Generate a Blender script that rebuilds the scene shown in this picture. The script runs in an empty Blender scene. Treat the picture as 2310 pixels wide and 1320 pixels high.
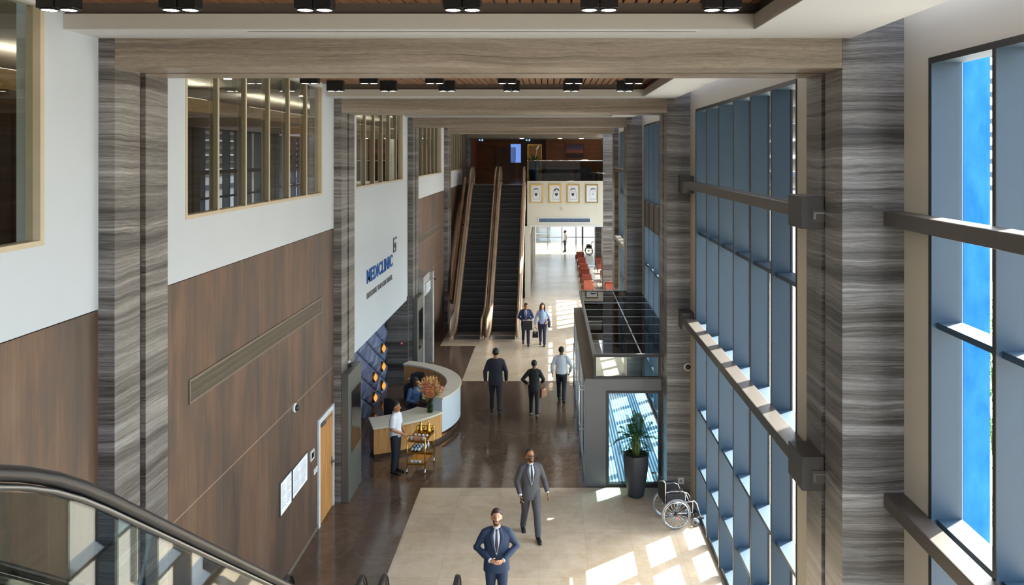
import bpy, bmesh, math, random
from math import sin, cos, pi, radians as R
from mathutils import Vector, Matrix
from mathutils.bvhtree import BVHTree
random.seed(7)
V = Vector
scene = bpy.context.scene
COL = scene.collection
# ---------------------------------------------------------------- camera
F_PX, EYE, VPX, VPY = 1900.0, 7.6, 1240.0, 347.0     # for the 2310 x 1320 frame
cd = bpy.data.cameras.new('camera'); cam = bpy.data.objects.new('camera', cd); COL.objects.link(cam)
cam.location = (0, 0, EYE); cam.rotation_euler = (pi/2, 0, 0)
cd.sensor_width = 36; cd.sensor_fit = 'HORIZONTAL'; cd.lens = 36*F_PX/2310
cd.shift_x = (1155-VPX)/2310; cd.shift_y = -(660-VPY)/2310
cd.clip_start = .05; cd.clip_end = 500
scene.camera = cam
def at_z(px, py, z):
    Y = (EYE-z)*F_PX/(py-VPY); return V(((px-VPX)*Y/F_PX, Y, z))
def at_y(px, py, Y):
    return V(((px-VPX)*Y/F_PX, Y, EYE-(py-VPY)*Y/F_PX))
# ---------------------------------------------------------------- materials
def hexc(h):
    h = h.lstrip('#'); c = [int(h[i:i+2], 16)/255 for i in (0, 2, 4)]
    return tuple([x/12.92 if x <= .04045 else ((x+.055)/1.055)**2.4 for x in c])+(1,)
class NT:
    def __init__(s, name):
        s.m = bpy.data.materials.new(name); s.m.use_nodes = True; s.t = s.m.node_tree
        s.t.nodes.clear(); s.out = s.n('ShaderNodeOutputMaterial')
    def n(s, typ, **kw):
        nd = s.t.nodes.new(typ)
        for k, v in kw.items():
            if k in nd.inputs.keys(): nd.inputs[k].default_value = v
            else: setattr(nd, k, v)
        return nd
    def l(s, a, b): s.t.links.new(a, b)
    def bsdf(s, **kw):
        b = s.n('ShaderNodeBsdfPrincipled')
        for k, v in kw.items(): b.inputs[k.replace('_', ' ')].default_value = v
        s.l(b.outputs[0], s.out.inputs[0]); return b
    def pos(s, scale=(1, 1, 1), rot=(0, 0, 0)):
        g = s.n('ShaderNodeNewGeometry'); m = s.n('ShaderNodeMapping')
        m.inputs['Scale'].default_value = scale; m.inputs['Rotation'].default_value = rot
        s.l(g.outputs['Position'], m.inputs['Vector']); return m.outputs[0]
    def noise(s, vec, scale, detail=4, rough=.6, dist=0):
        n = s.n('ShaderNodeTexNoise'); n.inputs['Scale'].default_value = scale; n.inputs['Detail'].default_value = detail
        n.inputs['Roughness'].default_value = rough; n.inputs['Distortion'].default_value = dist
        s.l(vec, n.inputs['Vector']); return n.outputs['Fac']
    def ramp(s, fac, stops):
        r = s.n('ShaderNodeValToRGB'); e = r.color_ramp.elements
        e[0].position, e[0].color = stops[0]; e[1].position, e[1].color = stops[-1]
        for p, c in stops[1:-1]:
            x = e.new(p); x.color = c
        s.l(fac, r.inputs[0]); return r.outputs[0]
    def mix(s, fac, a, b, mode='MIX'):
        m = s.n('ShaderNodeMix'); m.data_type = 'RGBA'; m.blend_type = mode
        for sock, v in ((m.inputs[0], fac), (m.inputs[6], a), (m.inputs[7], b)):
            if isinstance(v, (float, int, tuple)): sock.default_value = v
            else: s.l(v, sock)
        return m.outputs[2]
    def math(s, op, a, b=0.0, c=0.0):
        m = s.n('ShaderNodeMath'); m.operation = op
        for i, v in enumerate((a, b, c)):
            if isinstance(v, (float, int)): m.inputs[i].default_value = v
            else: s.l(v, m.inputs[i])
        return m.outputs[0]
    def bump(s, h, b, strength=.3, dist=.02):
        n = s.n('ShaderNodeBump'); n.inputs['Strength'].default_value = strength; n.inputs['Distance'].default_value = dist
        s.l(h, n.inputs['Height']); s.l(n.outputs[0], b.inputs['Normal'])
M = {}
def plain(name, col, rough=.5, metal=0.0, var=.06, scale=6.0, **kw):
    t = NT(name); b = t.bsdf(Roughness=rough, Metallic=metal, **kw)
    c = hexc(col) if isinstance(col, str) else col
    f = t.noise(t.pos(), scale, 3)
    lo = tuple(x*(1-var) for x in c[:3])+(1,); hi = tuple(min(1, x*(1+var)) for x in c[:3])+(1,)
    t.l(t.ramp(f, [(.3, lo), (.7, hi)]), b.inputs['Base Color']); M[name] = t.m; return t.m
def emit(name, col, strength):
    t = NT(name); e = t.n('ShaderNodeEmission'); e.inputs[0].default_value = hexc(col); e.inputs[1].default_value = strength
    t.l(e.outputs[0], t.out.inputs[0]); M[name] = t.m; return t.m
def stone(name, stops, vein, rough=.35):
    t = NT(name); b = t.bsdf(Roughness=rough)
    warp = t.noise(t.pos((.5, .5, .9)), 1.3, 3)
    g = t.n('ShaderNodeNewGeometry'); sx = t.n('ShaderNodeSeparateXYZ'); t.l(g.outputs['Position'], sx.inputs[0])
    z = t.math('ADD', sx.outputs['Z'], t.math('MULTIPLY', warp, .16))
    cx = t.n('ShaderNodeCombineXYZ'); t.l(t.math('MULTIPLY', sx.outputs['X'], vein[0]), cx.inputs[0])
    t.l(t.math('MULTIPLY', sx.outputs['Y'], vein[1]), cx.inputs[1]); t.l(t.math('MULTIPLY', z, vein[2]), cx.inputs[2])
    a = t.noise(cx.outputs[0], 1.0, 10, .82, .9); bb = t.noise(cx.outputs[0], .2, 3, .5, .3)
    f = t.math('ADD', t.math('MULTIPLY', a, .62), t.math('MULTIPLY', bb, .38))
    col = t.ramp(f, stops)
    gr = t.noise(t.pos((5, 5, 60)), 2.0, 5, .75); col = t.mix(.55, col, t.ramp(gr, [(.3, (.25, .24, .23, 1)), (.7, (1, 1, 1, 1))]), 'MULTIPLY')
    # slab joints
    zj = t.math('LESS_THAN', t.math('MODULO', t.math('ADD', sx.outputs['Z'], .02), 1.36), .012)
    col = t.mix(t.math('MULTIPLY', zj, .45), col, (.03, .025, .02, 1))
    t.l(col, b.inputs['Base Color']); t.bump(a, b, .25, .006)
    M[name] = t.m
stone('vein_stone', [(.34, hexc('#221d1a')), (.43, hexc('#45403c')), (.51, hexc('#716d6a')), (.58, hexc('#928f8d')), (.70, hexc('#bdbcbc'))], (.5, .5, 34))
stone('beam_stone', [(.34, hexc('#544a40')), (.44, hexc('#7d7062')), (.55, hexc('#9b8e80')), (.70, hexc('#bcb1a5'))], (.45, .45, 26), .4)
def brown():
    t = NT('brown_panel'); b = t.bsdf(Roughness=.5, Metallic=.15)
    a = t.noise(t.pos((1, 1.6, .22)), 2.2, 6, .65, .4); c = t.noise(t.pos((1, 1, .6)), .9, 3)
    d = t.noise(t.pos((1, 9, .35)), 3, 4, .7)
    f = t.math('ADD', t.math('ADD', t.math('MULTIPLY', a, .45), t.math('MULTIPLY', c, .35)), t.math('MULTIPLY', d, .2))
    col = t.ramp(f, [(.34, hexc('#3b2f29')), (.46, hexc('#4d3e35')), (.54, hexc('#614838')), (.64, hexc('#685648'))])
    g = t.n('ShaderNodeNewGeometry'); sx = t.n('ShaderNodeSeparateXYZ'); t.l(g.outputs['Position'], sx.inputs[0])
    vj = t.math('LESS_THAN', t.math('MODULO', t.math('ADD', sx.outputs['Y'], 20.35), 1.62), .009)
    hj = t.math('LESS_THAN', t.math('ABSOLUTE', t.math('SUBTRACT', sx.outputs['Z'], 2.98)), .007)
    col = t.mix(t.math('MULTIPLY', vj, .35), col, hexc('#9a8474')); col = t.mix(t.math('MULTIPLY', hj, .8), col, hexc('#a8907e'))
    t.l(col, b.inputs['Base Color']); M['brown_panel'] = t.m
brown()
def marble(name, base, vein, thr, rough, tile, joint):
    t = NT(name); b = t.bsdf(Roughness=rough); b.inputs['Coat Weight'].default_value = .0
    p = t.pos((1, 1, 1)); a = t.noise(p, .8, 6, .62, .8); c = t.noise(p, 5, 4, .6)
    f = t.math('ADD', t.math('MULTIPLY', a, .65), t.math('MULTIPLY', c, .35))
    col = t.ramp(f, base)
    v = t.noise(t.pos((1, .8, 1), (0, 0, .6)), .7, 3, .5, .7)
    vm = t.math('LESS_THAN', t.math('ABSOLUTE', t.math('SUBTRACT', v, .5)), thr)
    col = t.mix(t.math('MULTIPLY', vm, .1), col, vein)
    g = t.n('ShaderNodeNewGeometry'); sx = t.n('ShaderNodeSeparateXYZ'); t.l(g.outputs['Position'], sx.inputs[0])
    jx = t.math('LESS_THAN', t.math('MODULO', t.math('ADD', sx.outputs['X'], 20.0), tile), .007)
    jy = t.math('LESS_THAN', t.math('MODULO', t.math('ADD', sx.outputs['Y'], 20.0), tile), .007)
    col = t.mix(t.math('MULTIPLY', t.math('MAXIMUM', jx, jy), .5), col, joint)
    # tone differs tile by tile
    cv = t.n('ShaderNodeCombineXYZ')
    t.l(t.math('FLOOR', t.math('DIVIDE', t.math('ADD', sx.outputs['X'], 20.0), tile)), cv.inputs[0])
    t.l(t.math('FLOOR', t.math('DIVIDE', t.math('ADD', sx.outputs['Y'], 20.0), tile)), cv.inputs[1])
    w = t.n('ShaderNodeTexWhiteNoise'); w.noise_dimensions = '2D'; t.l(cv.outputs[0], w.inputs['Vector'])
    col = t.mix(t.math('MULTIPLY', w.outputs[0], .14), col, (0.02, .015, .01, 1))
    t.l(col, b.inputs['Base Color']); M[name] = t.m
marble('dark_marble', [(.3, hexc('#4a3b31')), (.5, hexc('#5c4b3f')), (.7, hexc('#6c5b4e'))], hexc('#9a8a7c'), .004, .12, .9, hexc('#2c221c'))
marble('cream_marble', [(.3, hexc('#b7a287')), (.5, hexc('#c6b49b')), (.7, hexc('#d2c4b0'))], hexc('#e2d6c4'), .006, .22, .9, hexc('#a08f7a'))
plain('plaster', '#bdc4cc', .75, var=.02, scale=.6)
plain('beige_paint', '#b7ad9b', .7, var=.02, scale=.7)
plain('cream_paint', '#d0cdbf', .7, var=.02)
plain('ceiling_paint', '#cbccce', .8, var=.01)
plain('fascia_paint', '#bdbab3', .8, var=.01)
plain('sky_tinted_metal', '#22394c', .5, .0, var=.03)  # dark grey paint; the reflected sky's blue is put into the colour
plain('rail_metal', '#504a44', .4, .35, var=.04)
plain('spandrel_metal', '#6d6255', .5, .2)
plain('grey_metal', '#5f6163', .42, .35, var=.03, scale=2)
plain('dark_frame', '#2b2a2a', .4, .3)
plain('fixture_black', '#17181a', .35, .3)
plain('mullion_beige', '#b3a68f', .5, .0, var=.05)
plain('olive_frame', '#6b6550', .5, .1)
plain('white_gloss', '#dfe3e6', .3)
plain('white_matt', '#e4e4e2', .6)
plain('desk_top', '#d9d3c2', .35, var=.03)
plain('desk_white', '#c9d2dc', .3, var=.02)
plain('copper', '#b2713f', .22, 1.0)
plain('gold', '#c79b45', .2, 1.0, var=.1)
plain('silver', '#c9ccd0', .2, 1.0)
plain('steel_warm', '#e2cfb8', .4, .85, var=.12, scale=3)
plain('steel', '#9b9da0', .28, 1.0, var=.08, scale=3)
plain('rubber', '#141416', .42, var=.1)
plain('handrail_rubber', '#0e0e12', .35)
plain('step_black', '#17161a', .45, .2)
plain('step_edge', '#85838a', .4, .3)
plain('black_plastic', '#1a1b20', .4)
plain('navy_fabric', '#222a4c', .8, var=.2)
plain('black_fabric', '#191a20', .85, var=.15)
plain('red_leather', '#8e4030', .4, var=.15)
plain('grey_fabric', '#56565c', .85, var=.15)
plain('pale_fabric', '#bdb9b4', .85, var=.15)
plain('pot_charcoal', '#33373d', .5, var=.05)
plain('pot_blue', '#1f3a55', .35)
plain('soil', '#3a2a1e', .9, var=.3, scale=30)
plain('stem_green', '#5a6b35', .6, var=.25)
plain('kiosk_grey', '#5e5f5c', .4, .35, var=.03)
plain('screen_dark', '#16181c', .12)
plain('tile_blue', '#5a6b8e', .38, .25, var=.2, scale=4)
plain('paper', '#e8ecf2', .7, var=.01)
plain('ink', '#23262e', .8)
plain('ink_grey', '#8d93a3', .8)
plain('sign_blue', '#0a4c92', .8)
plain('sign_grey', '#5c6066', .5)
plain('logo_dark', '#39424e', .5)
plain('exit_blue', '#1b5f7e', .4)
plain('signal_red', '#a52222', .4)
plain('orange_plastic', '#d2532a', .4)
plain('tyre_grey', '#6d7277', .6)
plain('paving', '#b9b2a5', .9, var=.08, scale=.4)
plain('far_white', '#e2e4e6', .8, var=.03)
plain('far_dark', '#3c4654', .6)
plain('terracotta', '#c98b6a', .7)
plain('rose', '#d26a86', .6, var=.2)
plain('peach', '#e0946c', .6, var=.25, scale=20)
plain('straw', '#dcc07a', .7, var=.2, scale=20)
plain('cup_blue', '#5f83ad', .6, var=.1)
plain('brown_bag', '#7b4527', .5, var=.15)
def wood(name, a, b_, c, scale, rough=.45, ax=(1, 1, 6)):
    t = NT(name); b = t.bsdf(Roughness=rough)
    n = t.noise(t.pos(ax), scale, 5, .6, .6)
    t.l(t.ramp(n, [(.3, hexc(a)), (.5, hexc(b_)), (.7, hexc(c))]), b.inputs['Base Color']); M[name] = t.m
wood('door_wood', '#a5713c', '#b9834a', '#c8955c', 2, .4, (6, 6, .6))
wood('desk_wood', '#b98148', '#cb955a', '#d6a76e', 2, .4, (5, 5, .6))
plain('shadow_gap', '#51483f', .8)
wood('slat_wood', '#5f3d28', '#75523b', '#876346', 4, .5, (6, .5, 6))
wood('wall_wood', '#5a3116', '#6e3f1e', '#7f4c27', 1.5, .45, (.6, .6, 6))
wood('dark_wood', '#3b2116', '#47291b', '#553322', 1.5, .4, (4, 4, .5))
wood('tan_panel', '#94714a', '#a98560', '#b8966e', 1.5, .45, (1, 1, 4))
def leaf(name, a, b_):
    t = NT(name); b = t.bsdf(Roughness=.5); n = t.noise(t.pos(), 8, 3)
    t.l(t.ramp(n, [(.3, hexc(a)), (.7, hexc(b_))]), b.inputs['Base Color'])
    tr = t.n('ShaderNodeBsdfTranslucent'); tr.inputs[0].default_value = hexc(b_); mx = t.n('ShaderNodeMixShader'); mx.inputs[0].default_value = .25
    t.l(b.outputs[0], mx.inputs[1]); t.l(tr.outputs[0], mx.inputs[2]); t.l(mx.outputs[0], t.out.inputs[0]); M[name] = t.m
leaf('palm_green', '#17381d', '#2f5a2a'); leaf('leaf_green', '#22451f', '#4a6f2e'); leaf('shrub_green', '#3a5a2c', '#6a8a44')
def glass(name, tint, ior=1.5, gmul=1.0, rough=.0):
    t = NT(name); tr = t.n('ShaderNodeBsdfTransparent'); tr.inputs[0].default_value = hexc(tint) if isinstance(tint, str) else tint
    g = t.n('ShaderNodeBsdfGlossy'); g.inputs['Roughness'].default_value = rough
    lw = t.n('ShaderNodeLayerWeight'); lw.inputs[0].default_value = .5; mx = t.n('ShaderNodeMixShader'); f0 = ((ior-1)/(ior+1))**2
    fr = t.math('MULTIPLY_ADD', t.math('POWER', lw.outputs['Facing'], 5.0), 1-f0, f0)
    t.l(t.math('MINIMUM', t.math('MULTIPLY', fr, gmul), 1.0), mx.inputs[0])
    t.l(tr.outputs[0], mx.inputs[1]); t.l(g.outputs[0], mx.inputs[2]); t.l(mx.outputs[0], t.out.inputs[0]); M[name] = t.m
glass('glass_clear', '#f4faf8', 1.45, .9); glass('glass_gallery', '#cdd3c6', 1.6, 2.2)
glass('glass_dark', '#10151a', 1.5, .75); glass('glass_rail', '#dfe6e4', 1.5, 1.3); glass('glass_vase', '#cfe0c8', 1.45, 1.0)
glass('glass_door', '#d2ecf4', 1.5, 1.6)
def bluefilm():
    t = NT('blue_film'); b = t.n('ShaderNodeBsdfDiffuse'); tr = t.n('ShaderNodeBsdfTranslucent'); mx = t.n('ShaderNodeMixShader'); mx.inputs[0].default_value = .6
    n = t.noise(t.pos((1, 1, .5)), 3, 4); c = t.ramp(n, [(.3, hexc('#3074a8')), (.7, hexc('#4a8cba'))])
    t.l(c, b.inputs[0]); t.l(c, tr.inputs[0]); t.l(b.outputs[0], mx.inputs[1]); t.l(tr.outputs[0], mx.inputs[2]); t.l(mx.outputs[0], t.out.inputs[0]); M['blue_film'] = t.m
bluefilm()
emit('cove_on', '#fff0dc', 55.0); plain('bracket_metal', '#403d3a', .45, .3); emit('lamp_on', '#fffaf2', 75.0); emit('spot_on', '#ffe8c8', 220.0); emit('leaf_glow', '#ffb052', 2.8); emit('screen_blue', '#7aa0f0', 2.4)
emit('exit_glow', '#d8f2ff', 3.0); plain('handrail_bronze', '#94806c', .3, .6); plain('lens_black', '#040405', .6)
glass('glass_mezz', '#c9ccca', 1.4, .45)
def mat_stripes():
    t = NT('entrance_mat'); b = t.bsdf(Roughness=.6); g = t.n('ShaderNodeNewGeometry'); sx = t.n('ShaderNodeSeparateXYZ'); t.l(g.outputs['Position'], sx.inputs[0])
    s = t.math('LESS_THAN', t.math('MODULO', t.math('ADD', sx.outputs['X'], 10.0), .075), .034)
    t.l(t.mix(s, hexc('#46607a'), hexc('#c3d5de')), b.inputs['Base Color']); M['entrance_mat'] = t.m
mat_stripes()
def sunset():
    t = NT('sunset_print'); b = t.bsdf(Roughness=.5); g = t.n('ShaderNodeTexCoord'); sx = t.n('ShaderNodeSeparateXYZ'); t.l(g.outputs['Generated'], sx.inputs[0])
    n = t.noise(g.outputs['Generated'], 5, 3); z = t.math('ADD', sx.outputs['Z'], t.math('MULTIPLY', t.math('SUBTRACT', n, .5), .2))
    t.l(t.ramp(z, [(.15, hexc('#2a1a1c')), (.3, hexc('#452523')), (.42, hexc('#a05a3e')), (.6, hexc('#7a4a55')), (.85, hexc('#3d3a5c'))]), b.inputs['Base Color']); M['sunset_print'] = t.m
sunset()
# ---------------------------------------------------------------- mesh builder
class MB:
    def __init__(s, mats=None):
        s.v, s.f, s.mi, s.sm = [], [], [], []; s.M = Matrix(); s.mat = 0; s.smooth = False; s.mats = mats or []
    def use(s, m):
        if m not in s.mats: s.mats.append(m)
        s.mat = s.mats.index(m); return s
    def add(s, verts, faces, smooth=None):
        o = len(s.v); s.v += [s.M @ V(p) for p in verts]
        for f in faces:
            s.f.append([i+o for i in f]); s.mi.append(s.mat); s.sm.append(s.smooth if smooth is None else smooth)
        return s
    def box(s, x0, x1, y0, y1, z0, z1):
        s.nb = getattr(s, 'nb', -1)+1; e = .00035*(s.nb % 6); x0 -= e; x1 += e; y0 -= e; y1 += e; z0 -= e; z1 += e   # keeps joined boards from lying in one plane
        p = [(x0,y0,z0),(x1,y0,z0),(x1,y1,z0),(x0,y1,z0),(x0,y0,z1),(x1,y0,z1),(x1,y1,z1),(x0,y1,z1)]
        return s.add(p, [(0,3,2,1),(4,5,6,7),(0,1,5,4),(1,2,6,5),(2,3,7,6),(3,0,4,7)], False)
    def bar(s, a, b, w, h, up=(0,0,1)):
        a, b = V(a), V(b); d = (b-a).normalized(); u = V(up); sd = d.cross(u)
        if sd.length < 1e-4: sd = d.cross(V((1,0,0)))
        sd.normalize(); u = sd.cross(d).normalized()
        p = []
        for c in (a, b):
            p += [c-sd*w/2-u*h/2, c+sd*w/2-u*h/2, c+sd*w/2+u*h/2, c-sd*w/2+u*h/2]
        return s.add(p, [(3,2,1,0),(4,5,6,7),(0,1,5,4),(1,2,6,5),(2,3,7,6),(3,0,4,7)], False)
    def tube(s, pts, r, n=10, closed=False, flat=None, side=None, caps=True):
        pts = [V(p) for p in pts]; N = len(pts)
        rs = r if isinstance(r, (list, tuple)) else [r]*N
        vs = []; prev = None
        for i, p in enumerate(pts):
            if closed: d = pts[(i+1) % N]-pts[i-1]
            else: d = pts[min(i+1, N-1)]-pts[max(i-1, 0)]
            d.normalize()
            if side is not None: a = V(side) - d*d.dot(V(side))
            elif prev is None: a = d.cross(V((0,0,1))) if abs(d.z) < .9 else d.cross(V((1,0,0)))
            else: a = prev-d*prev.dot(d)
            a.normalize(); prev = a; b = d.cross(a)
            ra, rb = rs[i] if isinstance(rs[i], (list, tuple)) else (rs[i], rs[i]*(flat or 1))
            vs += [p+a*ra*cos(2*pi*k/n)+b*rb*sin(2*pi*k/n) for k in range(n)]
        fs = []
        for i in range(N if closed else N-1):
            j = (i+1) % N
            fs += [(i*n+k, i*n+(k+1) % n, j*n+(k+1) % n, j*n+k) for k in range(n)]
        if not closed and caps: fs += [tuple(reversed(range(n))), tuple(range((N-1)*n, N*n))]
        return s.add(vs, fs, True)
    def lathe(s, prof, n=24, c=(0,0,0)):
        c = V(c); vs = []; fs = []
        for r, z in prof: vs += [c+V((r*cos(2*pi*k/n), r*sin(2*pi*k/n), z)) for k in range(n)]
        for i in range(len(prof)-1): fs += [(i*n+k, i*n+(k+1) % n, (i+1)*n+(k+1) % n, (i+1)*n+k) for k in range(n)]
        fs += [tuple(reversed(range(n))), tuple(range((len(prof)-1)*n, len(prof)*n))]
        return s.add(vs, fs, True)
    def loft(s, rings, n=20):                       # rings: (z, rx, ry, xc, yc)
        vs = []; fs = []
        for z, rx, ry, xc, yc in rings: vs += [(xc+rx*cos(2*pi*k/n), yc+ry*sin(2*pi*k/n), z) for k in range(n)]
        for i in range(len(rings)-1): fs += [(i*n+k, i*n+(k+1) % n, (i+1)*n+(k+1) % n, (i+1)*n+k) for k in range(n)]
        fs += [tuple(reversed(range(n))), tuple(range((len(rings)-1)*n, len(rings)*n))]
        return s.add(vs, fs, True)
    def ball(s, c, r, nu=14, nv=9, rot=None):
        c = V(c); r = (r, r, r) if isinstance(r, (int, float)) else r; vs = []; fs = []
        for j in range(nv+1):
            t = pi*(j/nv); t = max(.02, min(pi-.02, t))
            for k in range(nu):
                p = V((r[0]*sin(t)*cos(2*pi*k/nu), r[1]*sin(t)*sin(2*pi*k/nu), r[2]*cos(t)))
                vs.append(c+(rot @ p if rot else p))
        for j in range(nv): fs += [(j*nu+k, (j+1)*nu+k, (j+1)*nu+(k+1) % nu, j*nu+(k+1) % nu) for k in range(nu)]
        fs += [tuple(range(nu)), tuple(reversed(range(nv*nu, (nv+1)*nu)))]
        return s.add(vs, fs, True)
    def prism(s, poly, z0, z1, axis='z'):
        n = len(poly)
        def P(a, b, c): return {'z': (a, b, c), 'y': (a, c, b), 'x': (c, a, b)}[axis]
        vs = [P(a, b, z0) for a, b in poly]+[P(a, b, z1) for a, b in poly]
        fs = [tuple(reversed(range(n))), tuple(range(n, 2*n))]+[(k, (k+1) % n, n+(k+1) % n, n+k) for k in range(n)]
        return s.add(vs, fs, False)
    def ring(s, cx, cy, r0, r1, z0, z1, a0, a1, n=40):
        vs = []; fs = []
        for i in range(n+1):
            a = a0+(a1-a0)*i/n
            for r, z in ((r0, z0), (r1, z0), (r1, z1), (r0, z1)): vs.append((cx+r*cos(a), cy+r*sin(a), z))
        for i in range(n):
            for k in range(4): fs.append((i*4+k, i*4+(k+1) % 4, i*4+4+(k+1) % 4, i*4+4+k))
        fs += [(3, 2, 1, 0), tuple(n*4+k for k in range(4))]
        return s.add(vs, fs, False)
    def quad(s, *p): return s.add(list(p), [tuple(range(len(p)))], False)
    def mesh(s, name):
        me = bpy.data.meshes.new(name); me.from_pydata([tuple(p) for p in s.v], [], s.f)
        for m in s.mats: me.materials.append(M[m] if isinstance(m, str) else m)
        me.polygons.foreach_set('material_index', s.mi); me.polygons.foreach_set('use_smooth', s.sm)
        bm = bmesh.new(); bm.from_mesh(me); bmesh.ops.recalc_face_normals(bm, faces=bm.faces); bm.to_mesh(me); bm.free()
        me.update(); return me
    def build(s, name, mat=None, parent=None, bevel=0, auto=False):
        if mat: s.mats = [mat]; s.mi = [0]*len(s.f)
        if parent is not None:
            org = V(parent.get('_o', (0, 0, 0))); s.v = [p-org for p in s.v]
        me = s.mesh(name); o = bpy.data.objects.new(name, me); COL.objects.link(o)
        if parent is not None: o.parent = parent; o['_o'] = tuple(parent.get('_o', (0, 0, 0)))
        if bevel:
            b = o.modifiers.new('bevel', 'BEVEL'); b.width = bevel; b.segments = 2; b.limit_method = 'ANGLE'; b.angle_limit = R(40)
        return o
def tag(o, label=None, cat=None, group=None, kind=None):
    for k, v in (('label', label), ('category', cat), ('group', group), ('kind', kind)):
        if v: o[k] = v
    return o
def thing(name, label=None, cat=None, loc=(0, 0, 0), rz=0, group=None, kind=None, world=False):
    """An Empty at the thing's base. world=True: its parts are given in world coordinates."""
    o = bpy.data.objects.new(name, None); COL.objects.link(o); o.empty_display_size = .1
    o.location = loc; o.rotation_euler = (0, 0, rz); o['_o'] = tuple(loc) if world else (0.0, 0.0, 0.0)
    return tag(o, label, cat, group, kind)
def copy_tree(o, parent=None):
    c = o.copy(); COL.objects.link(c)
    if parent is not None: c.parent = parent
    for ch in list(o.children): copy_tree(ch, c)
    return c
def dup(o, label, loc, rz=None, group=None):
    c = copy_tree(o); c.location = loc; c['label'] = label
    if rz is not None: c.rotation_euler = (0, 0, rz)
    if group: c['group'] = group
    return c
def structure(o): o['kind'] = 'structure'; return o
# ---------------------------------------------------------------- room shell
CF = [8.77, 18.33, 27.88, 37.44, 46.99]           # fronts of the stone columns along the hall
CD = 1.22; WX = -4.70; CX = -4.53; ZC = 8.804; ZB = 8.496; F2 = 5.98
RX = [3.047, 2.55, 2.55, 2.88, 2.97]; RO = [3.70, 3.06, 3.06, 3.08, 3.61]
FR = [-.78]+CF+[56.5]
# floor
fl = MB(['dark_marble', 'cream_marble'])
def frect(m, x0, x1, y0, y1): fl.use(m).quad((x0, y0, 0), (x1, y0, 0), (x1, y1, 0), (x0, y1, 0))
CXL = -2.935
frect('dark_marble', -5.4, CXL, 1.5, 33.3); frect('cream_marble', CXL, 4.6, 1.5, 19.16); frect('dark_marble', CXL, 4.6, 19.16, 28.15)
frect('cream_marble', CXL, 4.6, 28.15, 33.3); frect('dark_marble', -5.4, -4.34, 33.3, 45); frect('cream_marble', -4.34, 4.6, 33.3, 74); 
structure(fl.build('floor'))
# left wall: plaster above, brown panels below, an opening for the desk recess in the third bay
wl = structure(thing('wall_left', world=True))
for k in range(6):
    y0, y1 = FR[k], FR[k+1]
    if k == 5: break
    wy0, wy1 = (y0+2.10 if k else -.5), y1-.95
    pm = MB(); t = -.25
    zlo = 2.79 if k == 2 else F2
    pm.box(WX+t, WX, y0+(CD-.1 if k else 0), y1+.1, zlo, 6.75)
    pm.box(WX+t, WX, y0+(CD-.1 if k else 0), wy0, 6.75, 9.3); pm.box(WX+t, WX, wy1, y1+.1, 6.75, 9.3)
    pm.build('plaster', 'plaster', wl)
    if k != 2:
        bm_ = MB(); bm_.box(WX+t, WX-.004, y0+(CD-.1 if k else 0), y1+.1, 0, F2-.012); bm_.build('brown_panel', 'brown_panel', wl)
structure(MB().box(-5.0, -4.66, 45.2, 47.0, 0, 8.8).build('wall_end', 'brown_panel'))
# recess behind the reception desk
rec = structure(thing('wall_recess', world=True))
MB().box(-5.6, -5.36, 19.3, 28.2, 0, 2.9).build('back_panel', 'dark_frame', rec)
MB().box(-5.4, -4.66, 27.7, 28.0, 0, 2.9).build('end_panel', 'vein_stone', rec)
MB().box(-5.4, -4.66, 19.3, 19.56, 0, 2.9).build('near_panel', 'vein_stone', rec)
MB().box(-5.6, -4.951, 19.3, 28.2, 2.79, 3.0).build('soffit', 'plaster', rec)
# columns and beams
def col_poly(xf, xo, y, sgn):
    g0, g1, gd = y+.545, y+.675, .06
    p = [(xo, y), (xf, y), (xf, g0), (xf-sgn*gd, g0), (xf-sgn*gd, g1), (xf, g1), (xf, y+CD), (xo, y+CD)]
    return p
for k, y in enumerate(CF):
    m = MB(); m.use('vein_stone').prism(col_poly(CX, WX-.2, y, 1), 0, ZC+.02)
    m.use('dark_wood').box(CX-.065, CX-.055, y+.545, y+.675, 0, ZB)
    structure(m.build('column'))
    m = MB(); m.use('vein_stone').prism(col_poly(RX[k], RO[k]+.4, y, -1), 0, 10.2)
    m.use('dark_wood').box(RX[k]+.055, RX[k]+.065, y+.545, y+.675, 0, ZB)
    structure(m.build('column'))
    m = MB(); x0, x1 = CX, RX[k]
    m.use('beam_stone').box(x0, x1, y+.005, y+.545, ZB, ZC+.02); m.box(x0, x1, y+.675, y+CD-.005, ZB, ZC+.02)
    m.box(x0, x1, y+.54, y+.68, ZB+.06, ZC+.02)
    structure(m.build('beam'))
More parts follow.
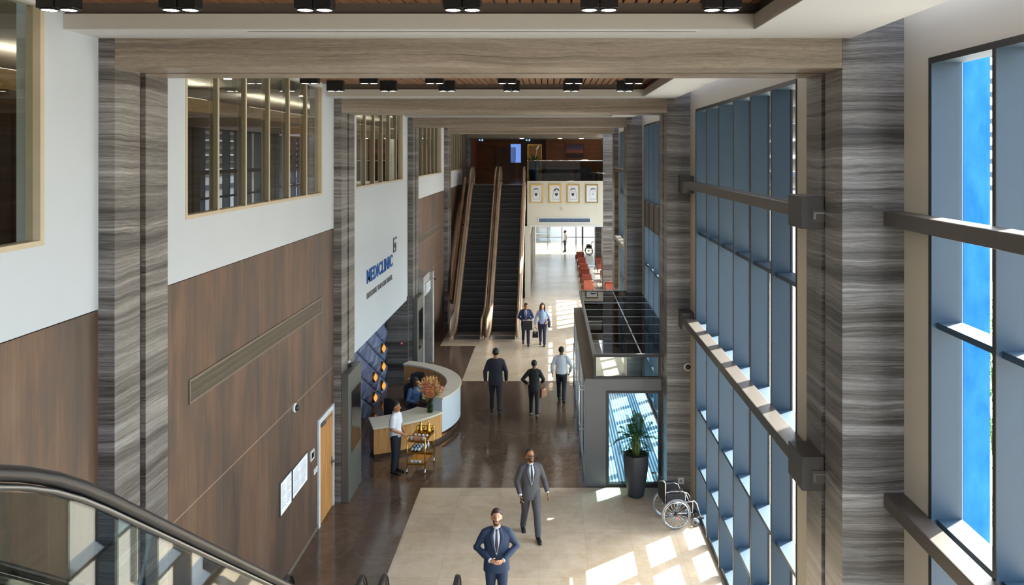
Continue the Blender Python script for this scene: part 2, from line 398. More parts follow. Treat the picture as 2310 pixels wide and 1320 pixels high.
# ceiling: a painted border round a slatted trough in every bay
ce = structure(thing('ceiling', world=True))
for k in range(5):
    y0, y1 = FR[k]+CD, FR[k+1]
    if k == 0: y0 = .6
    xe = 3.13 if k == 0 else 2.73
    ta, tb, tl, tr = (y0+.55 if k else 1.2), y1-.63, -4.70, 1.985
    m = MB(); zt = ZC+.15
    m.use('ceiling_paint')
    m.box(-4.75, xe, y0, ta, ZC, zt); m.box(-4.75, xe, tb, y1, ZC, zt); m.box(tr, xe, ta, tb, ZC, zt)
    m.build('border', None, ce)
    m = MB(); e = .004
    m.use('fascia_paint'); m.box(tl, tr, tb-e, tb+.01, ZC+.004, zt); m.box(tr-e, tr+.01, ta, tb, ZC+.004, zt); 
    m.build('fascia', None, ce)
    m = MB(); m.use('dark_wood'); m.box(-4.9, xe, y0, y1, 9.16, 9.22); m.use('shadow_gap')
    for (a, b, c, d) in ((tl-.06, tr+.06, tb+.03, tb+.08), (tl-.06, tr+.06, ta-.08, ta-.03), (tr+.05, tr+.1, ta, tb)): m.box(a, b, c, d, zt-.01, 9.17)
    m.build('backing', None, ce)
    m = MB(); x = tl-.04
    while x < tr+.02:
        m.box(x, x+.1, ta-.03, tb+.03, 9.06, 9.09); x += .124
    m.build('timber_slats', 'slat_wood', ce)
t = tag(thing('linear_air_diffuser', 'long thin dark slot in the white ceiling before the first stone beam', 'vent', (-.77, 8.26, ZC-.004), world=True))
MB().box(-2.96, 1.43, 8.225, 8.275, ZC-.006, ZC+.01).build('slot', 'dark_frame', t)
MB().box(-2.99, 1.46, 8.205, 8.222, ZC-.008, ZC+.004).build('trim', 'white_matt', t)
# ---- right wall and its glazed bays
ZW = 8.53
wr = structure(thing('wall_right', world=True))
def right_bay(k, xw, y0, y1, wy0, wy1, n, spandrel=False, xg=None):
    xg = xg or xw+.26
    m = MB(); a = .32
    m.box(xw, xw+a, y0, wy0, 0, 10.2); m.box(xw, xw+a, wy1, y1, 0, 10.2); m.box(xw, xw+a, wy0, wy1, ZW, 10.2)
    m.build('painted_panel', 'beige_paint', wr)
    w = structure(thing('window_%d' % (k+1), world=True)); sp = (wy1-wy0)/n
    m = MB(); m.box(xw-.004, xg+.03, wy0, wy0+.05, .12, ZW); m.box(xw-.004, xg+.03, wy1-.05, wy1, .12, ZW); m.box(xw-.004, xg+.03, wy0, wy1, ZW-.05, ZW)
    m.build('frame', 'sky_tinted_metal', w)
    m = MB(); m.box(xw+.055, xw+.5, wy0, wy1, -.02, .12); m.build('sill', 'sky_tinted_metal', w)
    e = MB()
    for yy in (wy0, wy1-.03): e.box(xw-.012, xw-.003, yy, yy+.03, .12, ZW)
    e.box(xw-.012, xw-.003, wy0, wy1, ZW-.06, ZW); e.build('edge_trim', 'dark_frame', w)
    for i in range(1, n):
        y = wy0+sp*i
        f = MB(); f.use('sky_tinted_metal').box(xw, xg+.02, y-.025, y+.025, .12, ZW-.05); f.use('dark_frame').box(xw-.008, xw, y-.028, y+.028, .12, ZW-.05)
        f.box(xg+.0, xg+.022, y-.034, y-.026, .12, ZW-.05)
        f.build('fin', None, w)
    for i in range(n):
        ya, yb = wy0+sp*i+.03, wy0+sp*(i+1)-.03
        MB().quad((xg, ya, .12), (xg, yb, .12), (xg, yb, ZW-.05), (xg, ya, ZW-.05)).build('pane', 'glass_clear', w)
        for z in (5.97, 4.07, 2.28, 1.07):
            MB().box(xw+.05, xg+.03, ya-.005, yb+.005, z-.06, z).build('transom', 'sky_tinted_metal', w)
    if spandrel: MB().box(xw+.01, xw+.2, wy0, wy1, 5.28, 6.08).build('spandrel', 'spandrel_metal', w)
right_bay(0, 3.69, -.8, CF[0]+.1, .98, 8.18, 6)
right_bay(1, 3.06, CF[0]+CD-.1, CF[1]+.1, 10.42, 17.61, 6)
right_bay(2, 3.06, CF[1]+CD-.1, CF[2]+.1, 19.98, 27.17, 6, True)
right_bay(3, 3.06, CF[2]+CD-.1, CF[3]+.1, 29.53, 36.72, 6)
right_bay(4, 4.0, CF[3]+CD-.1, 57, 39.2, 56.2, 15)
# horizontal rails in front of the glazing
def rail(y0, y1, xf, xb, ztop, label, brackets):
    r = thing('window_rail', label, 'rail', (xf, y0, ztop-.15), world=True, group='grey rails across the glazing')
    m = MB(); m.box(xf, xb, y0, y1, ztop-.15, ztop); m.build('bar', 'rail_metal', r, bevel=.012)
    for (ya, yb, za, zb, near) in brackets:
        b = MB(); b.box(xf-.01, xb, ya, yb, za, zb); o = b.build('bracket', 'bracket_metal', r, bevel=.008)
        if near:
            p = MB(); zm = zb-.15; p.box(xf+.10, xb+.04, ya-.012, ya+.002, za+.08, zm); p.build('cover_plate', 'rail_metal', o)
            q = MB(); q.box(xf+.12, xf+.135, ya-.02, ya-.01, za+.11, zm-.03); q.box(xf+.12, xb-.0, ya-.02, ya-.01, zm-.045, zm-.03); q.build('seam', 'steel', o)
rail(9.7, 17.9, 2.81, 3.05, 7.024, 'upper grey steel rail across the blue window between first and second columns', [(9.35, 9.89, 6.763, 7.129, 1), (17.8, 18.33, 6.763, 7.129, 0)])
rail(9.7, 17.9, 2.81, 3.05, 4.153, 'grey steel rail across the blue window, sunlit lower one ending above the wheelchair', [(9.35, 9.89, 3.854, 4.233, 1), (17.8, 18.33, 3.854, 4.233, 0)])
rail(.3, 8.77, 3.473, 3.685, 7.003, 'upper grey rail in front of the nearest window by the blue banner', [])
rail(.3, 8.77, 3.473, 3.685, 4.07, 'lower grey rail in front of the nearest window by the blue banner', [])
rail(29.2, 37.3, 2.81, 3.05, 7.0, 'short-looking grey rail on the far window past the vestibule, upper one', [])
rail(29.2, 37.3, 2.81, 3.05, 4.07, 'short-looking grey rail on the far window past the vestibule, lower one', [])
# ---- left gallery windows and the gallery behind them
for k in range(5):
    wy0, wy1 = (FR[k]+2.10 if k else -.5), FR[k+1]-.95
    n = 8 if k == 0 else 6
    w = structure(thing('window_%d' % (k+6), world=True)); sp = (wy1-wy0)/n; zt = 8.97
    m = MB(); m.box(WX-.13, WX+.008, wy0, wy1, 6.75, 6.80); m.box(WX-.13, WX+.008, wy0, wy0+.05, 6.8, zt); m.box(WX-.13, WX+.008, wy1-.06, wy1, 6.8, zt)
    m.build('frame', 'mullion_beige', w)
    MB().box(WX-.13, WX+.012, wy0, wy1, zt, 9.06).build('head', 'white_matt', w)
    for i in range(1, n):
        y = wy0+sp*i
        f = MB(); f.use('mullion_beige').box(WX-.012, WX+.004, y-.02, y+.02, 6.8, zt); f.use('olive_frame').box(WX-.07, WX-.012, y-.017, y+.017, 6.8, zt); f.build('mullion', None, w)
    for i in range(n):
        ya, yb = wy0+sp*i+.026, wy0+sp*(i+1)-.026
        MB().quad((WX-.062, ya, 6.8), (WX-.062, yb, 6.8), (WX-.062, yb, zt), (WX-.062, ya, zt)).build('pane', 'glass_gallery', w)
structure(MB().box(-11, WX-.25, -1, 47, 5.7, F2-.05).build('floor_gallery', 'cream_marble'))  # unseen floor, given the pale marble to bounce lamp light upwards
structure(MB().box(-11, WX-.26, -1, 47, 9.02, 9.14).build('ceiling_gallery', 'ceiling_paint'))
structure(MB().box(-9.2, -9.0, -1, 47, F2-.05, 9.02).build('wall_gallery', 'dark_wood'))
for y, s in ((11.9, .5), (21.0, .5), (30.6, .5), (7.2, .4)):
    o = MB().box(-6.6, -6.0, y, y+s, F2-.05, 8.3).build('timber_pillar', 'door_wood')
    tag(o, {11.9: 'orange timber pillar inside the gallery behind the large left window', 21.0: 'timber pillar behind the gallery window above the wall sign',
            30.6: 'timber pillar behind the small far gallery window', 7.2: 'dark timber pillar behind the nearest gallery window'}[y], 'pillar', kind='structure')
structure(MB().box(-9.0, -6.9, -1, 47, 8.42, 8.68).build('trim_1', 'tan_panel'))
for i, y in enumerate((3.2, 5.6, 10.2, 12.9, 15.7, 20.4, 22.4, 24.3, 29, 31.8)):
    t = thing('downlight', 'small round downlight glowing in the gallery ceiling behind the left windows', 'light', (-6.0, y, 9.012), group='gallery downlights')
    MB().lathe([(.09, -.012), (.09, .01)], 16).build('ring', 'white_matt', t); MB().lathe([(.07, -.02), (.07, -.013)], 16).build('lamp', 'spot_on', t)
for y0, y1, w in ((-.5, 7.8, 'nearest'), (10.5, 17.6, 'second'), (20, 27, 'third'), (29.6, 36.6, 'fourth')):
    t = thing('cove_light', 'warm glowing cove strip in the gallery ceiling behind the %s left window' % w, 'light', (-7.2, y0, 8.68), world=True, group='gallery coves')
    MB().box(-7.32, -7.13, y0, y1, 8.68, 8.70).build('channel', 'white_matt', t); MB().box(-7.3, -7.15, y0+.02, y1-.02, 8.70, 8.72).build('lamp', 'cove_on', t)
# ---- ceiling lamps: twin black cubes
fx = thing('twin_downlight', '', 'light', (0, 0, 0))
m = MB()
for s in (-1, 1): m.box(s*.084-.078, s*.084+.078, -.078, .078, .012, .23)
m.box(-.02, .02, -.05, .05, .05, .22); m.build('housing', 'fixture_black', fx, bevel=.006)
for s in (-1, 1):
    m = MB(); m.use('fixture_black'); q = []
    m.lathe([(.077, .012), (.077, 0), (.068, 0), (.066, .01)], 24, (s*.084, 0, 0)); o = m.build('bezel', None, fx)
    MB().lathe([(.064, .003), (.064, .009)], 24, (s*.084, 0, 0)).build('lamp', 'lamp_on', o)
FXX = [-4.28, -3.22, -2.05, -.76, .43, 1.5]
order = ['leftmost', 'second from left', 'third from left', 'fourth from left', 'second from the windows', 'nearest the windows']
first = True
rows = [(7.35, 'nearest row'), (16.84, 'back row before the second beam'), (15.03, 'row just past the first beam')]
rows += [(y, None) for y in (13.2, 11.4, 26.4, 24.6, 22.8, 21.0, 35.95, 34.14, 32.3, 30.5, 45.5, 43.7, 41.9, 40.1, 5.5, 3.7)]  # rows out of view: some mirrored in the floor, the rest added for light
for y, where in rows:
    for i, x in enumerate(FXX):
        if where: lab, g = 'black twin-cube ceiling light, %s, %s' % (order[i], where), 'twin downlights below the slats'
        else: lab, g = 'black twin-cube ceiling light in unseen rows, some mirrored in the floor, others added for light', 'twin downlights over the hidden bays'
        if first: o = fx; first = False; o.location = (x, y, 8.85); o['label'] = lab; o['group'] = g
        else: dup(fx, lab, (x, y, 8.85), group=g)
# ---- things on the left wall
def grille(y0, y1, z0, z1, label):
    g = thing('wall_grille', label, 'vent', (WX, y0, z0), world=True, group='long brown wall grilles')
    m = MB(); b = .03
    m.box(WX-.004, WX+.012, y0, y1, z0, z0+b); m.box(WX-.004, WX+.012, y0, y1, z1-b, z1); m.box(WX-.004, WX+.012, y0, y0+b, z0, z1); m.box(WX-.004, WX+.012, y1-b, y1, z0, z1)
    m.build('frame', 'spandrel_metal', g)
    MB().box(WX-.003, WX+.001, y0+b, y1-b, z0+b, z1-b).build('backing', 'dark_frame', g)
    s = MB(); n = 15
    for i in range(n):
        z = z0+b+(z1-z0-2*b)*(i+.5)/n; s.box(WX, WX+.009, y0+b, y1-b, z-.004, z+.004)
    s.build('slats', 'spandrel_metal', g)
grille(10.97, 17.35, 4.33, 4.65, 'long narrow brown air grille on the brown wall above the white door')
grille(30.2, 36.4, 4.33, 4.65, 'long brown air grille on the far brown wall beside the escalators')
d = structure(thing('door_1', world=True)); y0, y1, zt = 17.06, 18.29, 2.19
m = MB(); m.box(WX-.01, WX+.03, y0, y0+.1, 0, zt); m.box(WX-.01, WX+.03, y1-.09, y1, 0, zt); m.box(WX-.01, WX+.03, y0, y1, zt-.1, zt); m.build('frame', 'white_gloss', d)
MB().box(WX-.006, WX+.008, y0+.1, y1-.09, .01, zt-.1).build('leaf', 'door_wood', d)
m = MB(); m.bar((WX+.01, y1-.16, 1.0), (WX+.07, y1-.16, 1.0), .02, .02); m.bar((WX+.065, y1-.15, 1.0), (WX+.065, y1-.29, 1.0), .02, .02); m.box(WX+.008, WX+.016, y1-.19, y1-.13, .88, 1.08); m.build('handle', 'steel', d)
m = MB(); m.box(WX+.008, WX+.06, y0+.14, y0+.42, zt-.18, zt-.12); m.bar((WX+.05, y0+.3, zt-.13), (WX+.1, y0+.75, zt-.09), .02, .015); m.build('closer', 'steel', d)
structure(MB().box(WX-.003, WX+.012, CF[0]+CD, 17.05, 0, .09).build('baseboard_left', 'spandrel_metal'))
def board(y0, y1, z0, z1, label):
    b = thing('notice_board', label, 'poster', (WX, y0, z0), world=True, group='white notices beside the door')
    m = MB(); m.box(WX, WX+.02, y0, y1, z0, z1); m.build('frame', 'silver', b)
    MB().box(WX+.015, WX+.023, y0+.02, y1-.02, z0+.02, z1-.02).build('sheet', 'paper', b)
    q = MB(); rr = random.Random(int(y0*10))
    for c in range(2):
        ya = y0+.06+c*(y1-y0-.08)/2
        for i in range(12):
            z = z1-.08-i*.036; q.box(WX+.0225, WX+.0236, ya, ya+(y1-y0-.16)/2*rr.uniform(.55, 1), z, z+.006)
    q.build('print', 'ink_grey', b)
board(14.64, 15.28, 1.27, 1.87, 'narrower white framed notice on the brown wall, farther from the door')
board(15.33, 16.28, 1.29, 1.85, 'wider white framed notice on the brown wall, nearer the door')
t = thing('access_panel', 'small white wall panel with dark display left of the white door frame', 'control panel', (WX, 16.57, 1.55), world=True)
MB().box(WX-.01, WX+.02, 16.53, 16.76, 1.55, 1.74).build('plate', 'white_gloss', t); MB().box(WX+.018, WX+.023, 16.57, 16.72, 1.59, 1.7).build('display', 'screen_dark', t)
for y, lab in ((16.82, 'white light switch beside the door frame, farther from the hinge'), (16.95, 'white light switch touching the white door frame')):
    t = thing('light_switch', lab, 'switch', (WX, y, 1.2), world=True, group='switches by the door')
    MB().box(WX, WX+.014, y-.05, y+.05, 1.2, 1.31).build('plate', 'white_gloss', t); MB().box(WX+.012, WX+.02, y-.018, y+.018, 1.225, 1.285).build('rocker', 'white_matt', t)
def dome_cam(p, nrm, label, mat='white_gloss'):
    t = thing('dome_camera', label, 'security camera', p); n = V(nrm)
    rot = n.to_track_quat('Z', 'Y').to_matrix().to_4x4()
    m = MB(); m.M = rot; m.lathe([(.085, 0), (.085, .05), (.075, .06)], 20); m.build('base', mat, t)
    m = MB(); m.M = rot; m.ball((0, 0, .062), (.062, .062, .06)); m.build('dome', 'black_plastic', t)
dome_cam((WX-.012, 15.45, 2.94), (1, 0, 0), 'white dome camera on the brown wall above the notices')
dome_cam((3.0, 18.33, 2.97), (0, -1, 0), 'cream ring dome camera on the stone column beside the long window', 'cream_paint')
def bullet_cam(p, d, label):
    t = thing('bullet_camera', label, 'security camera', p); d = V(d)
    m = MB(); m.tube([(0, 0, 0), d*.05], .04, 14); m.build('mount', 'white_gloss', t)
    m = MB(); e = d*.09+V((0, 0, -.02)); m.tube([e-V((0, .07, -.02)), e+V((0, -.1, -.05))], .038, 14); m.build('body', 'black_plastic', t)
bullet_cam((CX, 18.9, 2.92), (1, 0, 0), 'small black camera above the nearer tall grey kiosk panel')
bullet_cam((-4.24, 30.6, 3.1), (1, 0, 0), 'small camera near the top of the pale marble doorway')
t = thing('call_point', 'small red fire call point on the stone end of the reception recess', 'alarm', (-4.86, 27.7, 1.36), world=True)
MB().box(-4.92, -4.8, 27.66, 27.7, 1.32, 1.44).build('box', 'signal_red', t); MB().box(-4.89, -4.83, 27.652, 27.661, 1.35, 1.41).build('glass', 'white_gloss', t)
t = thing('wall_socket', 'white wall socket low on the stone column behind the wheelchair', 'socket', (2.85, 18.33, .45), world=True)
MB().box(2.79, 2.92, 18.312, 18.333, .42, .55).build('plate', 'white_gloss', t); MB().box(2.825, 2.885, 18.305, 18.314, .455, .515).build('outlet', 'ink_grey', t)
# tall grey panels with screens clad on the columns
def kiosk(y, lab):
    t = thing('information_kiosk', lab, 'kiosk', (CX+.08, y, 0), world=True, group='grey screen panels on columns')
    m = MB(); m.box(CX+.002, -4.37, y-.012, y+1.22, 0, 2.79); m.build('cabinet', 'kiosk_grey', t, bevel=.012)
    MB().box(-4.372, -4.362, y+.2, y+1.12, 1.01, 2.37).build('bezel', 'steel', t)
    MB().box(-4.365, -4.358, y+.23, y+1.09, 1.04, 2.34).build('screen', 'screen_dark', t)
kiosk(CF[1], 'tall grey kiosk panel with dark screen on the column next to the white door')
kiosk(CF[2], 'tall grey kiosk panel with screen beyond the reception desk')
# pale marble doorway past the third column
d = structure(thing('door_2', world=True))
m = MB(); m.box(WX-.05, -4.36, 29.1, 30.95, 2.62, 3.32); m.box(WX-.05, -4.36, 29.1, 29.32, 0, 2.62); m.box(WX-.05, -4.25, 30.6, 30.95, 0, 3.32)
plain('pale_marble', '#a9a8a6', .3, var=.25, scale=2.5); m.build('surround', 'pale_marble', d)
MB().box(WX-.02, -4.62, 29.32, 30.6, 0, 2.62).build('leaf', 'dark_frame', d)
t = thing('direction_sign', 'pale blue lit sign over the marble doorway beyond reception', 'sign', (-4.36, 29.6, 2.7), world=True)
MB().box(-4.36, -4.31, 29.5, 30.45, 2.72, 3.05).build('box', 'white_gloss', t)
q = MB()
for i in range(3): q.box(-4.312, -4.305, 29.62, 30.3-.15*i, 2.95-.08*i, 2.975-.08*i)
q.build('lines', 'cup_blue', t)
# sign on the white panel
def text_mesh(body, bold=0.0):
    cu = bpy.data.curves.new('lettering', 'FONT'); cu.body = body; cu.extrude = .02; cu.offset = bold; cu.resolution_u = 4; cu.space_character = 1.1
    o = bpy.data.objects.new('lettering', cu); COL.objects.link(o)
    dg = bpy.context.evaluated_depsgraph_get(); me = bpy.data.meshes.new_from_object(o.evaluated_get(dg))
    bpy.data.objects.remove(o); bpy.data.curves.remove(cu); return me
def wall_text(body, y0, y1, z0, z1, name, mat, parent, bold=0.0):
    me = text_mesh(body, bold); xs = [v.co.x for v in me.vertices]; ys = [v.co.y for v in me.vertices]
    a, b, c, d_ = min(xs), max(xs), min(ys), max(ys); org = V(parent['_o'])
    for v in me.vertices:
        p = V((WX+.012+v.co.z*.4, y0+(v.co.x-a)/(b-a)*(y1-y0), z0+(v.co.y-c)/(d_-c)*(z1-z0)))-org; v.co = p
    me.materials.clear(); me.materials.append(M[mat]); o = bpy.data.objects.new(name, me); COL.objects.link(o); o.parent = parent; return o
t = thing('wall_sign', 'blue and grey lettered clinic sign with bracket emblem on the white wall', 'sign', (WX, 21.6, 3.86), world=True)
wall_text('MEDICLINIC', 21.62, 25.12, 4.25, 4.61, 'wordmark', 'sign_blue', t, .019)
wall_text('EXPERTISE YOU CAN TRUST.', 21.62, 25.1, 3.865, 4.01, 'tagline', 'sign_grey', t, .008)
m = MB(); y0, z0, w, h, s = 25.28, 4.63, .56, .43, .05
def lb(a, b, c, d_): m.box(WX, WX+.02, y0+a, y0+b, z0+c, z0+d_)
lb(0, s, 0, h); lb(s, w, h-s, h); 
lb(.2, .36, .22, .27); lb(.36, .41, .05, .27); lb(.14, .41, 0, .05); lb(.2, .25, .13, .22)
m.build('emblem', 'logo_dark', t)
glass('water_green', '#d3dfbb', 1.3, .6)
# ---------------------------------------------------------------- escalators
def escalator(label, x0, x1, yb, dirn, s0, slope, s_end, nb, nt, panel, steps=True, side=None, group=None, wide=0.0):
    s1 = s0+F2/slope
    def zr(s): return max(0.0, min(F2, (s-s0)*slope))
    def zn(s, w=.55): return sum(zr(s+w*(k/6-.5)*2) for k in range(7))/7
    Yw = lambda s: yb+dirn*s
    e = thing('escalator', label, 'escalator', ((x0+x1)/2, yb, 0), world=True, group=group)
    def strip(mb, xa, xb, ss, lo, hi):
        vs = []; fs = []
        for s in ss:
            for x, z in ((xa, lo(s)), (xb, lo(s)), (xb, hi(s)), (xa, hi(s))): vs.append((x, Yw(s), z))
        for i in range(len(ss)-1):
            for k in range(4): fs.append((i*4+k, i*4+(k+1) % 4, i*4+4+(k+1) % 4, i*4+4+k))
        n = (len(ss)-1)*4; fs += [(0, 1, 2, 3), (n+3, n+2, n+1, n)]
        mb.add(vs, fs, False)
    def seq(a, b, d=.15):
        n = max(2, int((b-a)/d)); return [a+(b-a)*i/n for i in range(n+1)]
    for sd, xx in ((-1, x0), (1, x1)):
        xc = xx+sd*.09
        m = MB(); strip(m, xx, xx+sd*.17, seq(-nb+.25, s_end+nt-.25), lambda s: max(0, zn(s)-.55), lambda s: zn(s)+.13); b = m.build('deck', 'steel_warm' if panel != 'glass_rail' else 'steel', e)
        # balustrade panels, cut into lengths
        ss = seq(-nb, s_end+nt, .12); cuts = [-nb+.0]; 
        while cuts[-1]+1.75 < s_end+nt: cuts.append(cuts[-1]+1.72)
        cuts[-1] = s_end+nt
        lean = .42
        for a, c in zip(cuts[:-1], cuts[1:]):
            m = MB(); n = 14; vs = []; fs = []
            for i in range(n+1):
                for h in (.14, .882):
                    s = a+(c-a)*i/n; sl = lean*(h-.5)*min(1, max(0, (s-s0+.4)*2))*min(1, max(0, (s1+.4-s)*2))*min(1, slope*1.4)
                    s += 0 if (a < -nb+.1 and i == 0) or (c > s_end+nt-.1 and i == n) else -sl
                    for x in (xc-.006, xc+.006): vs.append((x, Yw(s), zn(s)+h))
            for i in range(n):
                o = i*4
                for p, q in ((0, 1), (1, 3), (3, 2), (2, 0)): fs.append((o+p, o+q, o+4+q, o+4+p))
            fs += [(0, 1, 3, 2), (n*4+2, n*4+3, n*4+1, n*4)]
            m.add(vs, fs, False); m.build('balustrade_panel', panel, e)
        m = MB()
        for s_, zc in ((-nb, 0), (s_end+nt, F2)):
            sg = -1 if s_ < 0 else 1; k = 10
            arc = [(s_+sg*.30*cos(a), zc+.53+.37*sin(a)) for a in [pi/2-pi*i/k for i in range(k+1)]]
            m.prism([(Yw(p), z) for p, z in arc], xc-.006, xc+.006, 'x')
        m.build('newel_panel', panel, e)
        # handrail and its steel guide
        for nm, mt, dz, w, h in (('handrail', 'handrail_rubber', .93, .04, .022), ('handrail_guide', 'steel', .893, .024, .009)):
            pts = []
            k = 9; ro = .34 if nm == 'handrail' else .30; rz = .40+(dz-.93)
            pts += [V((xc, Yw(-nb-ro*sin(a)), .53+rz*cos(a))) for a in [pi-pi*.08-(pi*.92)*i/k for i in range(k)]]
            pts += [V((xc, Yw(s), zn(s)+dz)) for s in seq(-nb, s_end+nt, .14)]
            pts += [V((xc, Yw(s_end+nt+ro*sin(a)), F2+.53+rz*cos(a))) for a in [pi*.92*(i+1)/k for i in range(k)]]
            m = MB(); m.tube(pts, [(w, h)]*len(pts), 12, side=(1, 0, 0)); m.build(nm, 'handrail_bronze' if panel != 'glass_rail' and nm == 'handrail' else mt, e)
    m = MB(); 
    for sa, sb in ((-nb+.1, s0-.75), (s1+.75, s_end+nt-.1)): strip(m, x0+.01, x1-.01, [sa, sb], lambda s: zr(s)-.03, lambda s: zr(s)+.012)
    m.build('landing_plate', 'steel', e)
    if steps:
        st = .29; n = int((s1-s0)/st)+1
        for i in range(-2, n+3):
            s = s0+i*st; z = max(.0, min(F2, (i+.0)*st*slope)); zt = z+.008
            m = MB(); ya, yb_ = Yw(s), Yw(s+st-.004)
            m.use('step_black').box(x0+.015, x1-.015, min(ya, yb_), max(ya, yb_), max(-.01, z-st*slope-.02), zt)
            m.use('step_edge').box(x0+.02, x1-.02, min(ya, Yw(s+.035)), max(ya, Yw(s+.035)), zt-.004, zt+.004)
            m.build('step', None, e)
    else:
        m = MB(); strip(m, x0+.01, x1-.01, seq(s0-.7, s1+.7), lambda s: max(-.02, zr(s)-.3), lambda s: zr(s)+.01); m.build('step_band', 'step_black', e)
    # under-structure with its side cladding
    m = MB(); strip(m, x0-.165, x1+.165, seq(s0-.2, s_end, .3), lambda s: max(0.0, zn(s)-1.25), lambda s: max(.0, zn(s)-.5)); m.build('truss_cladding', side or 'cream_paint', e)
    return e
escalator('left of the two far escalators, beside the brown wall', -3.94, -2.86, 34.96, 1, .9, .80, 9.1, .65, .7, 'steel_warm', True, 'tan_panel', 'far escalators up to the mezzanine')
escalator('right of the two far escalators, beside the portraits wall', -2.48, -1.42, 34.96, 1, .9, .80, 9.1, .65, .7, 'steel_warm', True, 'white_gloss', 'far escalators up to the mezzanine')
e_near = escalator('near escalator with glass side and black handrail sweeping across the lower left corner', -2.53, -1.55, 12.0, -1, .92, .666, 10.0, 1.25, 2.2, 'glass_rail', False, 'grey_metal')
escalator('near escalator against the left brown wall, only its rounded handrail ends showing at the bottom', -4.05, -3.06, 12.0, -1, .92, .666, 10.0, 1.25, 2.2, 'glass_rail', False, 'grey_metal')
structure(MB().box(-4.7, 3.6, -1, 1.0, 5.6, F2).build('floor_landing', 'dark_marble'))
# small yellow-black pad strip seen left of the far escalators: tan side panel on the wall
structure(MB().prism([(37.0, 1.2), (43.6, 6.4), (43.6, 5.9), (37.6, .9)], -4.42, -4.3, 'x').build('trim_2', 'tan_panel'))
# ---------------------------------------------------------------- reception
XT = -5.355
m = MB(); rr = random.Random(3)
def tile(cy, cz, a, b):
    t_ = rr.uniform(-.05, .05); u = rr.uniform(-.04, .04)
    p = [(XT, cy-a, cz), (XT, cy, cz-b), (XT, cy+a, cz), (XT, cy, cz+b)]
    ap = (XT+.085+rr.uniform(-.03, .03), cy+t_*2, cz+u*2)
    ins = [(XT+.05, ap[1]+(q[1]-ap[1])*.86, ap[2]+(q[2]-ap[2])*.86) for q in p]
    m.add(p+ins+[ap], [(0, 1, 5, 4), (1, 2, 6, 5), (2, 3, 7, 6), (3, 0, 4, 7), (4, 5, 8), (5, 6, 8), (6, 7, 8), (7, 4, 8)], False)
a, b = .63, .29; i = 0
for iy in range(15):
    for iz in range(0, 6):
        cy = 19.57+iy*a; cz = .03+iz*2*b+(b if iy % 2 else 0)
        if cy+a < 28.0 and cy-a > 19.3 and cz+b < 2.95: tile(cy, cz, a, b)
t = thing('feature_wall', 'dark blue faceted diamond wall panels behind the reception desk', 'wall panel', (XT, 23.6, 0), world=True)
m.build('diamond_tiles', 'tile_blue', t)
def leaf_lamp(y, z, lab, lit=True):
    t = thing('leaf_lamp', lab, 'lamp', (XT+.05, y, z), group='golden leaf lamps')
    def lens(sc, dx, n=12):
        return [(dx, sc*.10*sin(pi*i/n)**1.6, sc*.19*(1-2*i/n)) for i in range(n+1)]+[(dx, -sc*.10*sin(pi*i/n)**1.6, sc*.19*(1-2*i/n)) for i in range(n-1, 0, -1)]
    r = Matrix.Rotation(R(-38), 4, 'Z')
    m = MB(); m.M = r; o_ = lens(.85, .02); p_ = lens(.85, .13); n = len(o_)
    m.add(o_+p_, [tuple(reversed(range(n))), tuple(range(n, 2*n))]+[(k, (k+1) % n, n+(k+1) % n, n+k) for k in range(n)], False); m.build('shell', 'dark_frame' if not lit else 'gold', t)
    m = MB(); m.M = r; q = lens(.72, .132); q2 = lens(.72, .138)
    m.add(q+q2, [tuple(reversed(range(n))), tuple(range(n, 2*n))]+[(k, (k+1) % n, n+(k+1) % n, n+k) for k in range(n)], False); m.build('glow', 'leaf_glow', t)
for y, z, w in ((25.24, .92, 'upper one of the nearer column'), (25.24, .31, 'lowest one of the nearer column'), (26.5, 1.49, 'topmost of the farther column'),
                (26.5, .92, 'middle one of the farther column'), (26.5, .32, 'lowest one of the farther column')):
    leaf_lamp(y, z, 'glowing golden leaf lamp on the blue diamond wall, '+w)
DX, DY = -5.35, 23.65
t = thing('reception_desk', 'curved reception desk with pale high counter and lower wood front', 'desk', (DX, DY, 0), world=True)
aH0, aH1, aL0 = R(-28), R(70), R(-70)
m = MB(); m.ring(DX, DY, 2.50, 2.83, .22, 1.08, aH0, aH1); m.build('high_front', 'desk_white', t)
m = MB(); m.ring(DX, DY, 2.44, 2.86, 1.08, 1.13, aH0-.004, aH1+.004); m.build('high_counter', 'desk_top', t, bevel=.008)
m = MB(); m.ring(DX, DY, 2.47, 2.505, .02, 1.08, aH0+.01, aH1-.01); m.build('inner_lining', 'desk_wood', t)
m = MB(); m.ring(DX, DY, 2.5, 2.74, 0, .22, aH0, aH1); m.build('plinth', 'dark_wood', t)
m = MB(); m.ring(DX, DY, 2.76, 2.80, .10, .14, aH0-.3, aH1); m.build('foot_rail', 'copper', t)
m = MB(); m.ring(DX, DY, 2.08, 2.83, .10, .74, aL0, aH0-.003); m.build('low_front', 'desk_wood', t)
m = MB(); m.ring(DX, DY, 2.02, 2.90, .74, .79, aL0-.012, aH0-.002); m.build('low_counter', 'desk_top', t, bevel=.008)
m = MB(); m.ring(DX, DY, 2.12, 2.76, 0, .10, aL0+.01, aH0); m.build('low_plinth', 'dark_wood', t)
m = MB(); m.ring(DX, DY, 2.28, 2.47, .70, .74, aH0, aH1-.1); m.build('inner_shelf', 'desk_top', t)
